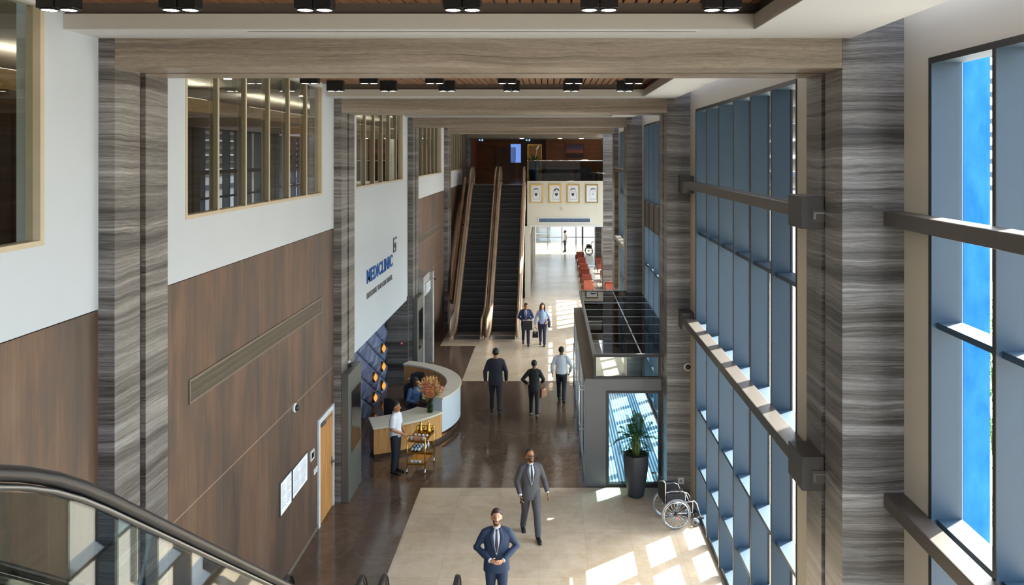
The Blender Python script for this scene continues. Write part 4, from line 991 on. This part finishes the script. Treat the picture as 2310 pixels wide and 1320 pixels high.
wheelchair((2.95, 63.3, 0), R(180), 'distant wheelchair parked at the right end of the passage')
# lounge chairs
def lounge_chair(loc, rz, lab):
    t = thing('lounge_chair', lab, 'chair', loc, rz, 'red-brown waiting chairs')
    MB().box(-.25, .25, -.3, .26, .34, .45).build('seat', 'red_leather', t, bevel=.03)
    m = MB(); m.M = Matrix.Translation((0, .25, .42)) @ Matrix.Rotation(R(-10), 4, 'X'); m.box(-.26, .26, -.02, .07, -.02, .46); m.build('backrest', 'red_leather', t, bevel=.03)
    for s in (-1, 1): MB().box(s*.28-.03, s*.28+.03, -.28, .26, .3, .62).build('armrest', 'red_leather', t, bevel=.02)
    for sx in (-1, 1):
        for sy in (-1, 1): m = MB(); m.tube([(sx*.24, sy*.24, .34), (sx*.27, sy*.27, 0)], [.02, .013], 8); m.build('leg', 'dark_wood', t)
    return t
lc = lounge_chair((2.06, 45.1, 0), R(180), 'red-brown waiting chair nearest the vestibule roof in the left file')
for y, w in ((47.4, 'second'), (49.7, 'third'), (52.0, 'fourth'), (55.0, 'fifth'), (58.2, 'last')):
    dup(lc, 'red-brown waiting chair, %s back in the left file' % w, (2.08, y, 0), R(180))
for x, y, w in ((3.27, 45.6, 'nearest the stone column, in the right file'), (3.3, 50.2, 'in the right file, second back'), (3.3, 53.6, 'in the right file, third back'), (3.35, 57.0, 'at the far end of the right file')):
    dup(lc, 'red-brown waiting chair '+w, (x, y, 0), R(-90))
for y, w in ((48.3, 'nearer'), (54.2, 'farther')):
    t = thing('coffee_table', 'low pale table between the red-brown waiting chairs, %s one' % w, 'table', (2.7, y, 0), group='passage tables')
    MB().box(-.22, .22, -.35, .35, .36, .4).build('tabletop', 'white_gloss', t)
    for sx in (-1, 1):
        for sy in (-1, 1): m = MB(); m.tube([(sx*.18, sy*.3, .36), (sx*.18, sy*.3, 0)], .015, 8); m.build('leg', 'steel', t)
# ---------------------------------------------------------------- outside
structure(MB().box(3.62, 90, -40, 140, -.3, -.12).build('ground', 'paving'))
o = MB().box(6.68, 7.11, 13.6, 13.68, -.12, 13).build('blue_banner', 'blue_film'); tag(o, 'tall bright blue translucent banner outside the nearest window', 'banner')
t = thing('sun_louvre', 'dark horizontal sun louvres outside the upper blue window', 'louvre', (4.3, 10.3, 7.1), world=True)
m = MB(); z = 6.8
while z < 10.6:
    m.bar((4.3, 10.3, z), (4.3, 57, z), .36, .02, (.62, 0, .78)); z += .30
m.build('blades', 'rail_metal', t)
for i in range(11): MB().box(4.46, 4.54, 10.3+4.66*i, 10.38+4.66*i, -.12, 10.6).build('post', 'grey_metal', t)
t = far_thing('office_building', 'white building with dark horizontal bands seen through the blue window', 'building', (24, 70, -.1))
MB().box(15, 45, 60, 110, -.12, 16).build('wall', 'far_white', t)
m = MB()
for i in range(12): m.box(14.8, 45, 59.85, 60.1, 5.0+.95*i, 5.35+.95*i); m.box(14.85, 15.1, 60, 110, 5.0+.95*i, 5.35+.95*i)
m.build('louvres', 'far_dark', t)
def shrub(x, y, h, lab, seed):
    t = thing('shrub', lab, 'shrub', (x, y, -.12)); rr = random.Random(seed); m = MB()
    m2 = MB()
    for i in range(8):
        a = rr.uniform(0, 6.3); m2.tube([(0, 0, 0), (.2*cos(a), .2*sin(a), h*.5), (.5*cos(a), .5*sin(a), h*.85)], [.03, .02, .01], 6)
    m2.build('stems', 'stem_green', t)
    for i in range(900):
        a = rr.uniform(0, 6.3); u = rr.random(); r = .75*math.sqrt(rr.random())*(1-.5*u); p = V((r*cos(a), r*sin(a), h*(.15+.85*u))); d = V((rr.uniform(-1, 1), rr.uniform(-1, 1), rr.uniform(-.3, 1))).normalized()*.16; s = d.cross(V((rr.random(), rr.random(), 1))).normalized()*.035
        m.add([p, p+d*.5+s, p+d, p+d*.5-s], [(0, 1, 2, 3)], False)
    m.build('foliage', 'shrub_green', t)
shrub(10.1, 19.0, 4.4, 'tall green shrub outside, right of the blue banner', 4)
# ---------------------------------------------------------------- people
def skin(name, col, lips, hair):
    plain(name, col, .5, var=.03)
for n_, c_ in (('skin_fair', '#c99678'), ('skin_tan', '#a9744f'), ('skin_brown', '#7a4e35'), ('skin_dark', '#5a3a2a')): plain(n_, c_, .5, var=.03)
plain('stubble', '#3d2c22', .6); plain('lip', '#94564a', .5); plain('eye_dark', '#1c1716', .3); plain('hair_black', '#15120f', .55, var=.3, scale=60); plain('hair_brown', '#35211a', .55, var=.3, scale=60)
plain('suit_blue', '#22344f', .75, var=.12, scale=40); plain('suit_grey', '#4a4b50', .75, var=.12, scale=40); plain('suit_navy', '#181a2a', .75, var=.12, scale=40)
plain('suit_royal', '#20345e', .75, var=.1, scale=40); plain('cloth_black', '#151318', .8, var=.1, scale=40); plain('shirt_white', '#dde1ea', .8, var=.03, scale=30)
plain('blouse_blue', '#9fb4dc', .8, var=.08, scale=30); plain('trouser_dark', '#191b26', .8, var=.1, scale=40); plain('trouser_navy', '#232a47', .8, var=.1, scale=40)
plain('tie_navy', '#1d2740', .5); plain('tie_plum', '#3a2a38', .5); plain('shoe_black', '#121114', .3); plain('shoe_grey', '#6b6560', .5); plain('sweater_blue', '#4b6a94', .85, var=.08, scale=30); plain('trouser_grey', '#45464c', .75, var=.12, scale=40)
def remesh(mb, voxel, iters=4, fac=.5):
    me = mb.mesh('tmp'); o = bpy.data.objects.new('tmp', me); COL.objects.link(o)
    r = o.modifiers.new('r', 'REMESH'); r.mode = 'VOXEL'; r.voxel_size = voxel; r.use_smooth_shade = True
    if iters: s = o.modifiers.new('s', 'SMOOTH'); s.iterations = iters; s.factor = fac
    dg = bpy.context.evaluated_depsgraph_get(); out = bpy.data.meshes.new_from_object(o.evaluated_get(dg))
    bpy.data.objects.remove(o); bpy.data.meshes.remove(me); return out
def mesh_obj(name, me, mats, parent=None):
    me.name = name; me.materials.clear()
    for m in mats: me.materials.append(M[m])
    me.polygons.foreach_set('use_smooth', [True]*len(me.polygons))
    o = bpy.data.objects.new(name, me); COL.objects.link(o)
    if parent is not None: o.parent = parent
    return o
def bvh_of(me): return BVHTree.FromPolygons([v.co.copy() for v in me.vertices], [tuple(p.vertices) for p in me.polygons])
def front_patch(name, bvh, rows, off, mat, parent, nx=7, ny=18, sgn=-1, thick=.006):
    """cloth lying on the front of a garment: rows of (z, x0, x1), pressed onto its surface"""
    vs = []
    for j in range(ny+1):
        u = j/ny*(len(rows)-1); k = min(int(u), len(rows)-2); f = u-k
        z, a, b = [rows[k][i]*(1-f)+rows[k+1][i]*f for i in range(3)]
        for i in range(nx+1):
            x = a+(b-a)*i/nx; h = bvh.ray_cast(V((x, sgn*1.0, z)), V((0, -sgn, 0)))
            vs.append(V((x, (h[0].y if h[0] else 0)+sgn*off, z)))
    back = [p-V((0, sgn*thick, 0)) for p in vs]; W = nx+1; n = len(vs); fs = []
    for j in range(ny):
        for i in range(nx):
            a = j*W+i; fs += [(a, a+1, a+W+1, a+W), (n+a, n+a+W, n+a+W+1, n+a+1)]
    for j in range(ny):
        for i in (0, nx): a = j*W+i; fs.append((a, a+W, n+a+W, n+a))
    for i in range(nx):
        for j in (0, ny): a = j*W+i; fs.append((a, a+1, n+a+1, n+a))
    mb = MB(); mb.add(vs+back, fs, True); return mb.build(name, mat, parent)
def person(lab, loc, rz, h, skin_m='skin_fair', hair_m='hair_black', dress='suit', top='suit_blue', under='shirt_white', tie=None, legs_m=None, shoe='shoe_black',
           female=False, swing=(0, 0), knee=(5, 5), arms=None, head=(0, 0, 0), hair='short', beard=False, glasses=False, lean=0, seated=False, curl=(.5, .5), short_sleeve=False, width=1.0, spread=.095, bald=False, moust=False):
    legs_m = legs_m or top; k = h/1.75; W = (.88 if female else 1.0)*width
    # --- joints: index 0 = the person's left (+X), 1 = right (-X); faces -Y
    hipz = .93; L1, L2 = .435, .415; legs = []
    for i, sx in ((0, 1), (1, -1)):
        a, b = R(swing[i]), R(knee[i]); hip = V((sx*.092, 0, hipz)); d1 = V((0, -sin(a), -cos(a))); kn = hip+d1*L1+V((sx*(spread-.092)*.5, 0, 0)); d2 = V((0, -sin(a-b), -cos(a-b))); an = kn+d2*L2+V((sx*(spread-.092)*.5, 0, 0)); legs.append([hip, kn, an, a-b])
    low = min(l[2].z for l in legs); dz = .08-low
    for l in legs:
        for i in range(3): l[i] = l[i]+V((0, 0, dz))
    D = V((0, 0, dz)); LN = R(lean); pv = V((0, 0, hipz+dz))
    TL = Matrix.Translation(pv) @ Matrix.Rotation(LN, 4, 'X') @ Matrix.Translation(-pv)
    def T(p): return TL @ (V(p)+D)
    arms = arms or [((.26, .04, 1.13), (.27, -.03, .87)), ((-.26, .04, 1.13), (-.27, -.03, .87))]
    sh = [T((.172*W, .01, 1.40)), T((-.172*W, .01, 1.40))]; el = [T(a[0]) for a in arms]; wr = [T(a[1]) for a in arms]
    hyaw, hpitch, hroll = [R(x) for x in head]
    HM = TL @ Matrix.Translation(D+V((0, 0, 1.495))) @ Matrix.Rotation(hyaw, 4, 'Z') @ Matrix.Rotation(hpitch, 4, 'X') @ Matrix.Rotation(hroll, 4, 'Y') @ Matrix.Scale(1.07, 4) @ Matrix.Translation(V((0, 0, -1.505)))
    TM_ = TL @ Matrix.Translation(D)
    def torso(mb, g, z0, z1, hipx=0):
        rings = [(.82, .15+hipx, .105), (.92, .165+hipx, .115), (1.0, .155+hipx*.5, .108), (1.1, .145, .102), (1.2, .155, .11), (1.3, .168, .116), (1.37, .165, .104), (1.415, .12, .085), (1.45, .078, .068), (1.5, .060, .060)]
        if female: rings = [(z, rx*(.93 if z > 1.02 else 1.0)*(1 if z != 1.1 else .93), ry+(.018 if 1.25 < z < 1.35 else 0)) for z, rx, ry in rings]
        out = []
        for z, rx, ry in rings:
            if z0-.001 <= z <= z1+.001: out.append((z, rx*W/(.88 if female else 1)*(1 if not female else .95)+g, ry+g, 0, .012-.02*(z > 1.2)*0))
        mb.M = TM_; mb.loft(out, 24); mb.M = Matrix()
    # --- body
    B = MB(); torso(B, 0, .82, 1.5)
    B.M = HM
    B.ball((0, .018, 1.655), (.074, .094, .092)); B.ball((0, -.028, 1.605), (.060, .066, .085)); B.ball((0, -.048, 1.553), (.040, .042, .036))
    B.tube([(0, -.085, 1.648), (0, -.106, 1.618), (0, -.098, 1.602)], [.011, .016, .014], 8)
    for sx in (-1, 1): B.ball((sx*.076, .008, 1.625), (.012, .022, .032), 10, 6)
    B.M = Matrix(); B.tube([T((0, .02, 1.42)), HM @ V((0, .008, 1.57))], [.062, .056], 14)
    hands = []
    for i, sx in ((0, 1), (1, -1)):
        B.tube([sh[i], sh[i].lerp(el[i], .5), el[i], el[i].lerp(wr[i], .4), wr[i]], [.052, .047, .04, .04, .027], 12); B.ball(sh[i], .056)
        fd = (wr[i]-el[i]).normalized(); hd = V(arms[i][2]).normalized() if len(arms[i]) > 2 else fd
        inn = V(arms[i][3]).normalized() if len(arms[i]) > 3 else (V((-sx, 0, 0))); inn = (inn-hd*inn.dot(hd)).normalized(); sd_ = hd.cross(inn).normalized()
        if len(arms[i]) <= 3 and sd_.y > 0: sd_ = -sd_            # the thumb side points forwards
        hands.append((wr[i], hd, inn, sd_))
        c0, c1 = wr[i], wr[i]+hd*.085
        B.tube([c0-hd*.01, c0+hd*.025, c0+hd*.06, c1+hd*.004], [(.026, .02), (.036, .016), (.041, .015), (.038, .013)], 12, side=sd_)
        hp, kn, an, ang = legs[i]
        B.tube([hp+V((0, 0, .02)), hp.lerp(kn, .5), kn, kn.lerp(an, .35), an], [.085, .073, .054, .055, .037], 12); B.ball(hp, .088)
        t_ = max(0.0, -ang-.15)*1.3; fw_ = V((0, -cos(t_), -sin(t_)))
        B.tube([an+V((0, .05, -.03)), an+fw_*.05+V((0, 0, -.035)), an+fw_*.13+V((0, 0, -.05)), an+fw_*.19+V((0, 0, -.055))], [(.03, .035), (.036, .034), (.04, .022), (.026, .016)], 12, side=(1, 0, 0))
    me = remesh(B, .0085, 3)
    # five separate fingers rooted in each palm
    F = MB()
    for i, (w0, hd, inn, sd_) in enumerate(hands):
        cu = curl[i]
        for j, (o, Lf, r) in enumerate(((.031, .068, .0085), (.0105, .078, .009), (-.0105, .072, .0085), (-.030, .056, .0078))):
            p = w0+hd*.078+sd_*o; d = (hd+sd_*o*1.2).normalized(); pts = [p]
            for q in range(3):
                a = cu*(.35+.55*q)+.06*j*cu; dd = (d*cos(a)+inn*sin(a)).normalized(); pts.append(pts[-1]+dd*Lf*(.42, .32, .26)[q])
            F.tube(pts, [r, r*.98, r*.9, r*.72], 8)
        p = w0+hd*.028+sd_*.03; F.tube([p, p+(hd*.6+sd_*.75+inn*.25).normalized()*.035, p+(hd*.9+sd_*.55+inn*.5).normalized()*.062], [.0125, .0105, .008], 8)
    bm = bmesh.new(); bm.from_mesh(me); tm = F.mesh('f'); bm.from_mesh(tm); bm.to_mesh(me); bm.free(); bpy.data.meshes.remove(tm)
    body = mesh_obj('person', me, [skin_m, 'eye_dark', 'lip', 'stubble']); HI = HM.inverted()
    for p in me.polygons:
        c = HI @ p.center
        if c.z > 1.5 and c.y < -.02:
            if min(((abs(c.x)-.031)/.013)**2+((c.z-1.640)/.0065)**2, 9) < 1: p.material_index = 1
            elif ((abs(c.x)-.032)/.017)**2+((c.z-1.661)/.0042)**2 < 1: p.material_index = 3
            elif (c.x/.021)**2+((c.z-1.574)/.0065)**2 < 1: p.material_index = 2
            elif beard and 1.525 < c.z < 1.605 and c.y < -.03 and (c.z < 1.562 or abs(c.x) > .03 or 1.583 < c.z < 1.597) and (abs(c.x) > .018 or c.z < 1.598): p.material_index = 3
            elif moust and abs(c.x) < .027 and 1.580 < c.z < 1.594: p.material_index = 3
    tag(body, lab, 'person'); body.location = loc; body.rotation_euler = (0, 0, rz); body.scale = (k, k, k); body['_o'] = (0.0, 0.0, 0.0)
    # --- hair
    if not bald:
        Hm = MB(); Hm.M = HM
        Hm.ball((0, .026, 1.667), (.082, .098, .096), 24, 16)
        if hair == 'bun': Hm.ball((0, .12, 1.70), .045)
        bmh = bmesh.new(); mh = Hm.mesh('hair'); bmh.from_mesh(mh); bpy.data.meshes.remove(mh)
        kill = []
        for v in bmh.verts:
            c = HI @ v.co; lo = 1.585+.0 if c.y > .03 else (1.60+(.03-c.y)*1.05 if c.y > -.04 else 1.694+(.0 if abs(c.x) < .05 else -.015))
            if hair == 'receding' and c.y < -.02: lo = 1.722
            if c.z < lo: kill.append(v)
        bmesh.ops.delete(bmh, geom=kill, context='VERTS'); bmesh.ops.solidify(bmh, geom=bmh.faces[:], thickness=.008)
        mh = bpy.data.meshes.new('hair'); bmh.to_mesh(mh); bmh.free(); ho = mesh_obj('hair', mh, [hair_m], body)
        if hair == 'long':
            q = MB(); q.M = HM
            q.tube([(0, .06, 1.70), (0, .09, 1.58), (0, .10, 1.46), (0, .09, 1.36)], [(.07, .05), (.085, .045), (.10, .035), (.07, .02)], 16, side=(1, 0, 0))
            for sx in (-1, 1): q.tube([(sx*.06, 0, 1.71), (sx*.082, .0, 1.62), (sx*.092, -.01, 1.5), (sx*.09, -.05, 1.38)], [(.03, .03), (.03, .035), (.035, .03), (.018, .015)], 10)
            mesh_obj('long_hair', remesh(q, .012, 3), [hair_m], body)
    if glasses:
        g = MB(); g.M = HM
        for sx in (-1, 1): g.prism([(sx*.031+.026*cos(a), 1.638+.017*sin(a)) for a in [2*pi*q/14 for q in range(14)]], -.103, -.096, 'y'); g.bar((sx*.056, -.095, 1.643), (sx*.08, .0, 1.637), .004, .006)
        g.bar((-.012, -.101, 1.643), (.012, -.101, 1.643), .004, .006); g.build('sunglasses', 'lens_black', body)
    # --- trousers, shoes
    q = MB(); torso(q, .016, .82, 1.0, .0)
    for hp, kn, an, ang in legs: q.tube([hp+V((0, 0, .03)), hp.lerp(kn, .5), kn, kn.lerp(an, .5), an+V((0, 0, .0))], [.104, .092, .072, .066, .060], 16); q.ball(hp, .105)
    tr = mesh_obj('trousers', remesh(q, .012, 4), [legs_m], body)
    for hp, kn, an, ang in legs:
        t_ = max(0.0, -ang-.15)*1.3; fw_ = V((0, -cos(t_), -sin(t_))); q = MB()
        q.tube([an+V((0, .06, -.035+.0)), an+V((0, .02, -.03)), an+fw_*.06+V((0, 0, -.035)), an+fw_*.14+V((0, 0, -.052)), an+fw_*.21+V((0, 0, -.06))], [(.036, .036), (.044, .046), (.045, .04), (.047, .026), (.03, .016)], 14, side=(1, 0, 0))
        q.mats = [shoe]; o = q.build('shoe', shoe, body)
    # --- upper garment
    q = MB()
    if dress == 'suit':
        q.M = TM_; q.loft([(.79, .20*W, .142, 0, .012), (.9, .197*W, .142, 0, .012), (1.0, .187*W, .136, 0, .01), (1.1, .178*W, .130, 0, .01), (1.25, .196*W, .142, 0, .01), (1.34, .205*W, .136, 0, .012), (1.40, .20*W, .114, 0, .015), (1.45, .14, .094, 0, .018), (1.485, .082, .078, 0, .018)], 28); q.M = Matrix(); sr = (.070, .066, .058, .053, .043)
    elif dress == 'blouse':
        torso(q, .022, .92, 1.5); sr = (.068, .06, .055, .05, .04)
    else:
        q.M = TM_; q.loft([(.90, .185*W, .132, 0, .012), (.96, .19*W, .138, 0, .012), (1.02, .188*W, .136, 0, .01), (1.1, .176*W, .128, 0, .01), (1.25, .188*W, .136, 0, .01), (1.36, .198*W, .128, 0, .012), (1.42, .168*W, .1, 0, .015), (1.465, .09, .08, 0, .018), (1.495, .07, .07, 0, .018)], 28); q.M = Matrix(); sr = (.072, .066, .057, .052, .042)
    for i in (0, 1):
        pts = [sh[i], sh[i].lerp(el[i], .5), el[i], el[i].lerp(wr[i], .5), wr[i]-(wr[i]-el[i]).normalized()*.015]; rs = list(sr)
        if short_sleeve: pts = [sh[i], sh[i].lerp(el[i], .5), sh[i].lerp(el[i], .88)]; rs = [.078, .078, .076]
        q.tube(pts, rs, 16); q.ball(sh[i], sr[0]*.93)
        if not short_sleeve or 1: q.tube([TM_ @ V(((.05, -.05)[i]*W, .015, 1.452)), sh[i].lerp(TM_ @ V(((.05, -.05)[i]*W, .015, 1.452)), .45)+V((0, 0, .004)), sh[i]], [.05, .062, .066] if dress == 'suit' else [.046, .056, .062], 14)
        if not short_sleeve: q.ball(el[i], sr[2])
    gm = remesh(q, .0105, 4); go = mesh_obj({'suit': 'jacket', 'blouse': 'blouse', 'shirt': 'shirt'}[dress], gm, [top], body); bv = bvh_of(gm)
    z_ = dz
    if dress == 'suit' and under and not lean:
        front_patch('shirt', bv, [(1.482+z_, -.036, .036), (1.40+z_, -.058, .058), (1.25+z_, -.04, .04), (1.09+z_, -.006, .006)], .004, under, body)
        if tie: front_patch('tie', bv, [(1.478+z_, -.019, .019), (1.44+z_, -.013, .013), (1.25+z_, -.026, .026), (1.13+z_, -.006, .006)], .010, tie, body, 3)
        for sx in (-1, 1): front_patch('lapel', bv, [(1.484+z_, sx*.034, sx*.066), (1.39+z_, sx*.056, sx*.12), (1.32+z_, sx*.06, sx*.118), (1.08+z_, sx*.004, sx*.022)], .011, top, body, 3)
        q = MB(); q.M = HM
        q.lathe([(.064, 1.47), (.061, 1.495), (.059, 1.505), (.056, 1.50), (.058, 1.47)], 20, (0, .012, 0)); q.build('collar', under, body)
        for i in (0, 1):
            d = (wr[i]-el[i]).normalized(); q = MB(); q.tube([wr[i]-d*.03, wr[i]+d*.004], [.036, .034], 14); q.build('cuff', under, body)
    if dress != 'suit':
        q = MB(); q.M = HM; q.lathe([(.072, 1.465), (.070, 1.50), (.066, 1.512), (.06, 1.508), (.062, 1.465)], 20, (0, .014, 0)); q.build('collar', top, body)
    body['_h'] = [list(x[0])+list(x[1]) for x in hands][0]
    W2 = Matrix.Translation(V(loc)) @ Matrix.Rotation(rz, 4, 'Z') @ Matrix.Scale(k, 4)
    def hand_pos(i, along=.07): w0, hd, inn, sd_ = hands[i]; return W2 @ (w0+hd*along+inn*.02)
    del body['_h']
    return body, hand_pos
HALF = pi
p = at_z(1120, 1153, 1.78); p1, _ = person('man in a blue suit and dark tie standing nearest, hands joined at his waist', (p.x, p.y+.03, 0), R(4), 1.78, 'skin_fair', 'hair_brown', 'suit', 'suit_blue', 'shirt_white', 'tie_plum', width=1.06,
   arms=[((.32, .03, 1.16), (.10, -.22, 1.045), (-.85, -.45, -.15), (-.1, .75, .3)), ((-.32, .03, 1.16), (-.10, -.22, 1.05), (.85, -.45, -.15), (.1, .75, .3))], beard=True, head=(2, -10, 0), curl=(.75, .75), swing=(6, -4), knee=(4, 6))
p2, hp2 = person('man in a grey suit and sunglasses striding over the cream floor, phone in hand', (-.38, 16.75, 0), R(14), 1.75, 'skin_tan', 'hair_brown', 'suit', 'suit_grey', 'shirt_white', 'tie_navy', legs_m='trouser_grey',
   arms=[((.285, .07, 1.14), (.33, -.08, .90), (.15, -.3, -.95)), ((-.275, .03, 1.14), (-.24, -.16, .93), (.05, -.45, -.9))], beard=True, glasses=True, hair='receding', head=(12, -6, 0), swing=(22, -12), knee=(10, 16), curl=(.45, .8))
w1, _ = person('tall man in a dark navy suit walking away, leftmost of the three seen from behind', (-1.58, 24.65, 0), HALF+R(4), 1.93, 'skin_tan', 'hair_black', 'suit', 'suit_navy', None, swing=(14, -18), knee=(6, 24), legs_m='trouser_dark', arms=[((.28, .02, 1.13), (.27, -.02, .86)), ((-.275, .03, 1.13), (-.28, -.07, .86))])
w2, hp3 = person('woman in black with hair in a bun walking away, brown bag on her arm', (-.45, 24.4, 0), HALF, 1.63, 'skin_brown', 'hair_black', 'suit', 'cloth_black', None, female=True, hair='bun', swing=(10, -16), knee=(5, 22), shoe='shoe_grey', legs_m='cloth_black',
   arms=[((.36, .05, 1.16), (.22, -.12, .98)), ((-.29, .03, 1.16), (-.24, -.16, 1.0), (0, -.8, -.5))])
w3, _ = person('man in a white shirt and dark trousers walking away beside the vestibule', (.36, 25.85, 0), HALF-R(8), 1.69, 'skin_brown', 'hair_black', 'shirt', 'shirt_white', swing=(12, -8), knee=(6, 14), legs_m='trouser_dark', arms=[((.30, .04, 1.14), (.30, -.03, .89)), ((-.33, .06, 1.15), (-.26, -.07, .93))])
c1, hp4 = person('bowed man in a navy jacket by the escalators, folder held before him', (-.95, 33.5, 0), R(4), 1.70, 'skin_tan', 'hair_brown', 'suit', 'suit_royal', 'shirt_white', 'tie_plum', hair='receding', head=(6, 34, 0), swing=(16, -14), knee=(8, 16), legs_m='trouser_navy', shoe='shoe_black',
   arms=[((.29, .03, 1.15), (.12, -.20, 1.07), (-.8, -.5, 0), (0, .8, .2)), ((-.29, .03, 1.15), (-.10, -.20, 1.05), (.8, -.5, 0), (0, .8, .2))], curl=(.8, .8))
c2, hp5 = person('woman with long brown hair in a pale blue blouse walking beside the man in navy', (-.29, 33.4, 0), R(-4), 1.68, 'skin_fair', 'hair_brown', 'blouse', 'blouse_blue', female=True, hair='long', swing=(12, -10), knee=(6, 14), legs_m='trouser_navy',
   arms=[((.30, .05, 1.14), (.22, -.12, 1.0), (-.5, -.7, -.4)), ((-.28, .03, 1.12), (-.28, -.08, .86))])
at, _ = person('attendant in a white short-sleeved shirt standing by the golden trolley', (-3.66, 20.05, 0), R(78), 1.70, 'skin_tan', 'hair_black', 'shirt', 'shirt_white', legs_m='trouser_dark', short_sleeve=True, head=(0, 6, 0), moust=True,
   arms=[((.26, .0, 1.14), (.06, -.22, .98), (-.7, -.5, -.5), (0, .8, .2)), ((-.26, .0, 1.14), (-.06, -.22, .99), (.7, -.5, -.5), (0, .8, .2))], curl=(.8, .8))
rp, _ = person('receptionist in a blue jumper seated behind the low counter', (-3.80, 23.75, 0), R(40), 1.66, 'skin_brown', 'hair_black', 'blouse', 'sweater_blue', female=True, swing=(84, 84), knee=(84, 84), legs_m='trouser_dark', head=(10, 14, 0), hair='long',
   arms=[((.27, -.05, 1.13), (.14, -.30, 1.09), (-.2, -.95, -.1)), ((-.27, -.05, 1.13), (-.14, -.30, 1.09), (.2, -.95, -.1))], seated=True)
fm, _ = person('distant man in a white shirt standing alone at the end of the passage', (1.18, 65.2, 0), R(-70), 1.68, 'skin_brown', 'hair_black', 'shirt', 'shirt_white', legs_m='trouser_dark', swing=(4, -4), knee=(4, 4))
# chair under the receptionist
office_chair((-3.80, 23.75, 0), R(40), 'black office chair with the seated receptionist')
def held(name, lab, cat, pos, rz=0): return thing(name, lab, cat, pos, rz)
hp = hp2(1, .1); t = held('phone', 'dark phone held low by the man in sunglasses', 'phone', hp, R(14)); m = MB(); m.M = Matrix.Rotation(R(35), 4, 'X'); m.box(-.037, .037, -.006, .006, -.075, .075); m.build('case', 'black_plastic', t, bevel=.003); m = MB(); m.M = Matrix.Rotation(R(35), 4, 'X'); m.box(-.033, .033, -.008, -.005, -.068, .068); m.build('display', 'screen_dark', t)
def bag(pos, w, d, h, mat, lab, rz=0, hh=.2):
    t = thing('handbag', lab, 'bag', pos, rz); m = MB(); m.prism([(-w/2, -h), (w/2, -h), (w/2*.86, 0), (-w/2*.86, 0)], -d/2, d/2, 'y'); m.build('body', mat, t, bevel=.02)
    for s in (-1, 1): m = MB(); m.tube([(-w*.28, s*d*.3, -.01), (-w*.24, s*d*.2, hh*.75), (0, 0, hh), (w*.24, s*d*.2, hh*.75), (w*.28, s*d*.3, -.01)], .008, 6); m.build('handle', mat, t)
    m = MB(); m.box(-.02, .02, -d/2-.006, -d/2+.004, -.06, -.02); m.build('clasp', 'gold', t); return t
hp = hp3(1, .02); bag((hp.x+.04, hp.y-.08, hp.z-.12), .32, .13, .26, 'brown_bag', 'brown leather handbag on the arm of the woman in black', R(60), .14)
hp = hp5(1, .09); bag((hp.x-.02, hp.y-.02, hp.z-.16), .24, .1, .24, 'cloth_black', 'small square black bag carried between the walking couple', 0, .17)
hp = hp4(1, .06); t = thing('folder', 'black folder held in front by the man in the navy jacket', 'folder', (hp.x+.1, hp.y-.06, hp.z-.36), R(4)); m = MB(); m.M = Matrix.Rotation(R(-6), 4, 'X'); m.box(-.19, .19, -.02, .02, .0, .36); m.build('cover', 'cloth_black', t, bevel=.006); m = MB(); m.M = Matrix.Rotation(R(-6), 4, 'X'); m.box(-.18, .18, -.012, .012, .36, .368); m.build('papers', 'paper', t)
hp = hp5(0, .0); t = thing('coat', 'dark coat folded over the arm of the woman in the pale blue blouse', 'coat', (hp.x+.06, hp.y+.08, hp.z)); m = MB(); m.loft([(-.22, .05, .09, .03, 0), (-.05, .07, .11, .02, 0), (.08, .06, .1, 0, 0), (.12, .03, .06, 0, 0)], 14); m.build('cloth', 'navy_fabric', t)
SKY_STR, SUN_STR, EXPO = 4.2, 85.0, -1.35
# ---------------------------------------------------------------- light
w = bpy.data.worlds.new('world'); scene.world = w; w.use_nodes = True; nt = w.node_tree; nt.nodes.clear()
sk = nt.nodes.new('ShaderNodeTexSky'); sk.sky_type = 'NISHITA'; sk.sun_disc = False; sk.sun_elevation = R(49); sk.sun_rotation = R(50); sk.dust_density = 2.5; sk.air_density = 1.0
bg = nt.nodes.new('ShaderNodeBackground'); bg.inputs[1].default_value = SKY_STR; ow = nt.nodes.new('ShaderNodeOutputWorld')
hs = nt.nodes.new('ShaderNodeHueSaturation'); hs.inputs['Saturation'].default_value = .55; nt.links.new(sk.outputs[0], hs.inputs['Color']); nt.links.new(hs.outputs[0], bg.inputs[0]); nt.links.new(bg.outputs[0], ow.inputs[0])
sd = bpy.data.lights.new('sun', 'SUN'); so = bpy.data.objects.new('sun', sd); COL.objects.link(so); sd.energy = SUN_STR; sd.angle = R(.55); sd.color = (1, .95, .88)
so.rotation_euler = V((-.504, -.42, -.755)).to_track_quat('-Z', 'Y').to_euler(); so.location = (30, 25, 45)
vs = scene.view_settings; vs.view_transform = 'Standard'; vs.look = 'None'; vs.gamma = 1; vs.use_curve_mapping = False; vs.exposure = EXPO
scene.display_settings.display_device = 'sRGB'
cy = scene.cycles; cy.max_bounces = 8; cy.diffuse_bounces = 4; cy.glossy_bounces = 3; cy.transmission_bounces = 6; cy.transparent_max_bounces = 16
cy.caustics_reflective = False; cy.caustics_refractive = False; cy.sample_clamp_indirect = 6; cy.use_denoising = True
try: cy.denoiser = 'OPENIMAGEDENOISE'
except Exception: pass
for o in bpy.data.objects:
    if '_o' in o: del o['_o']
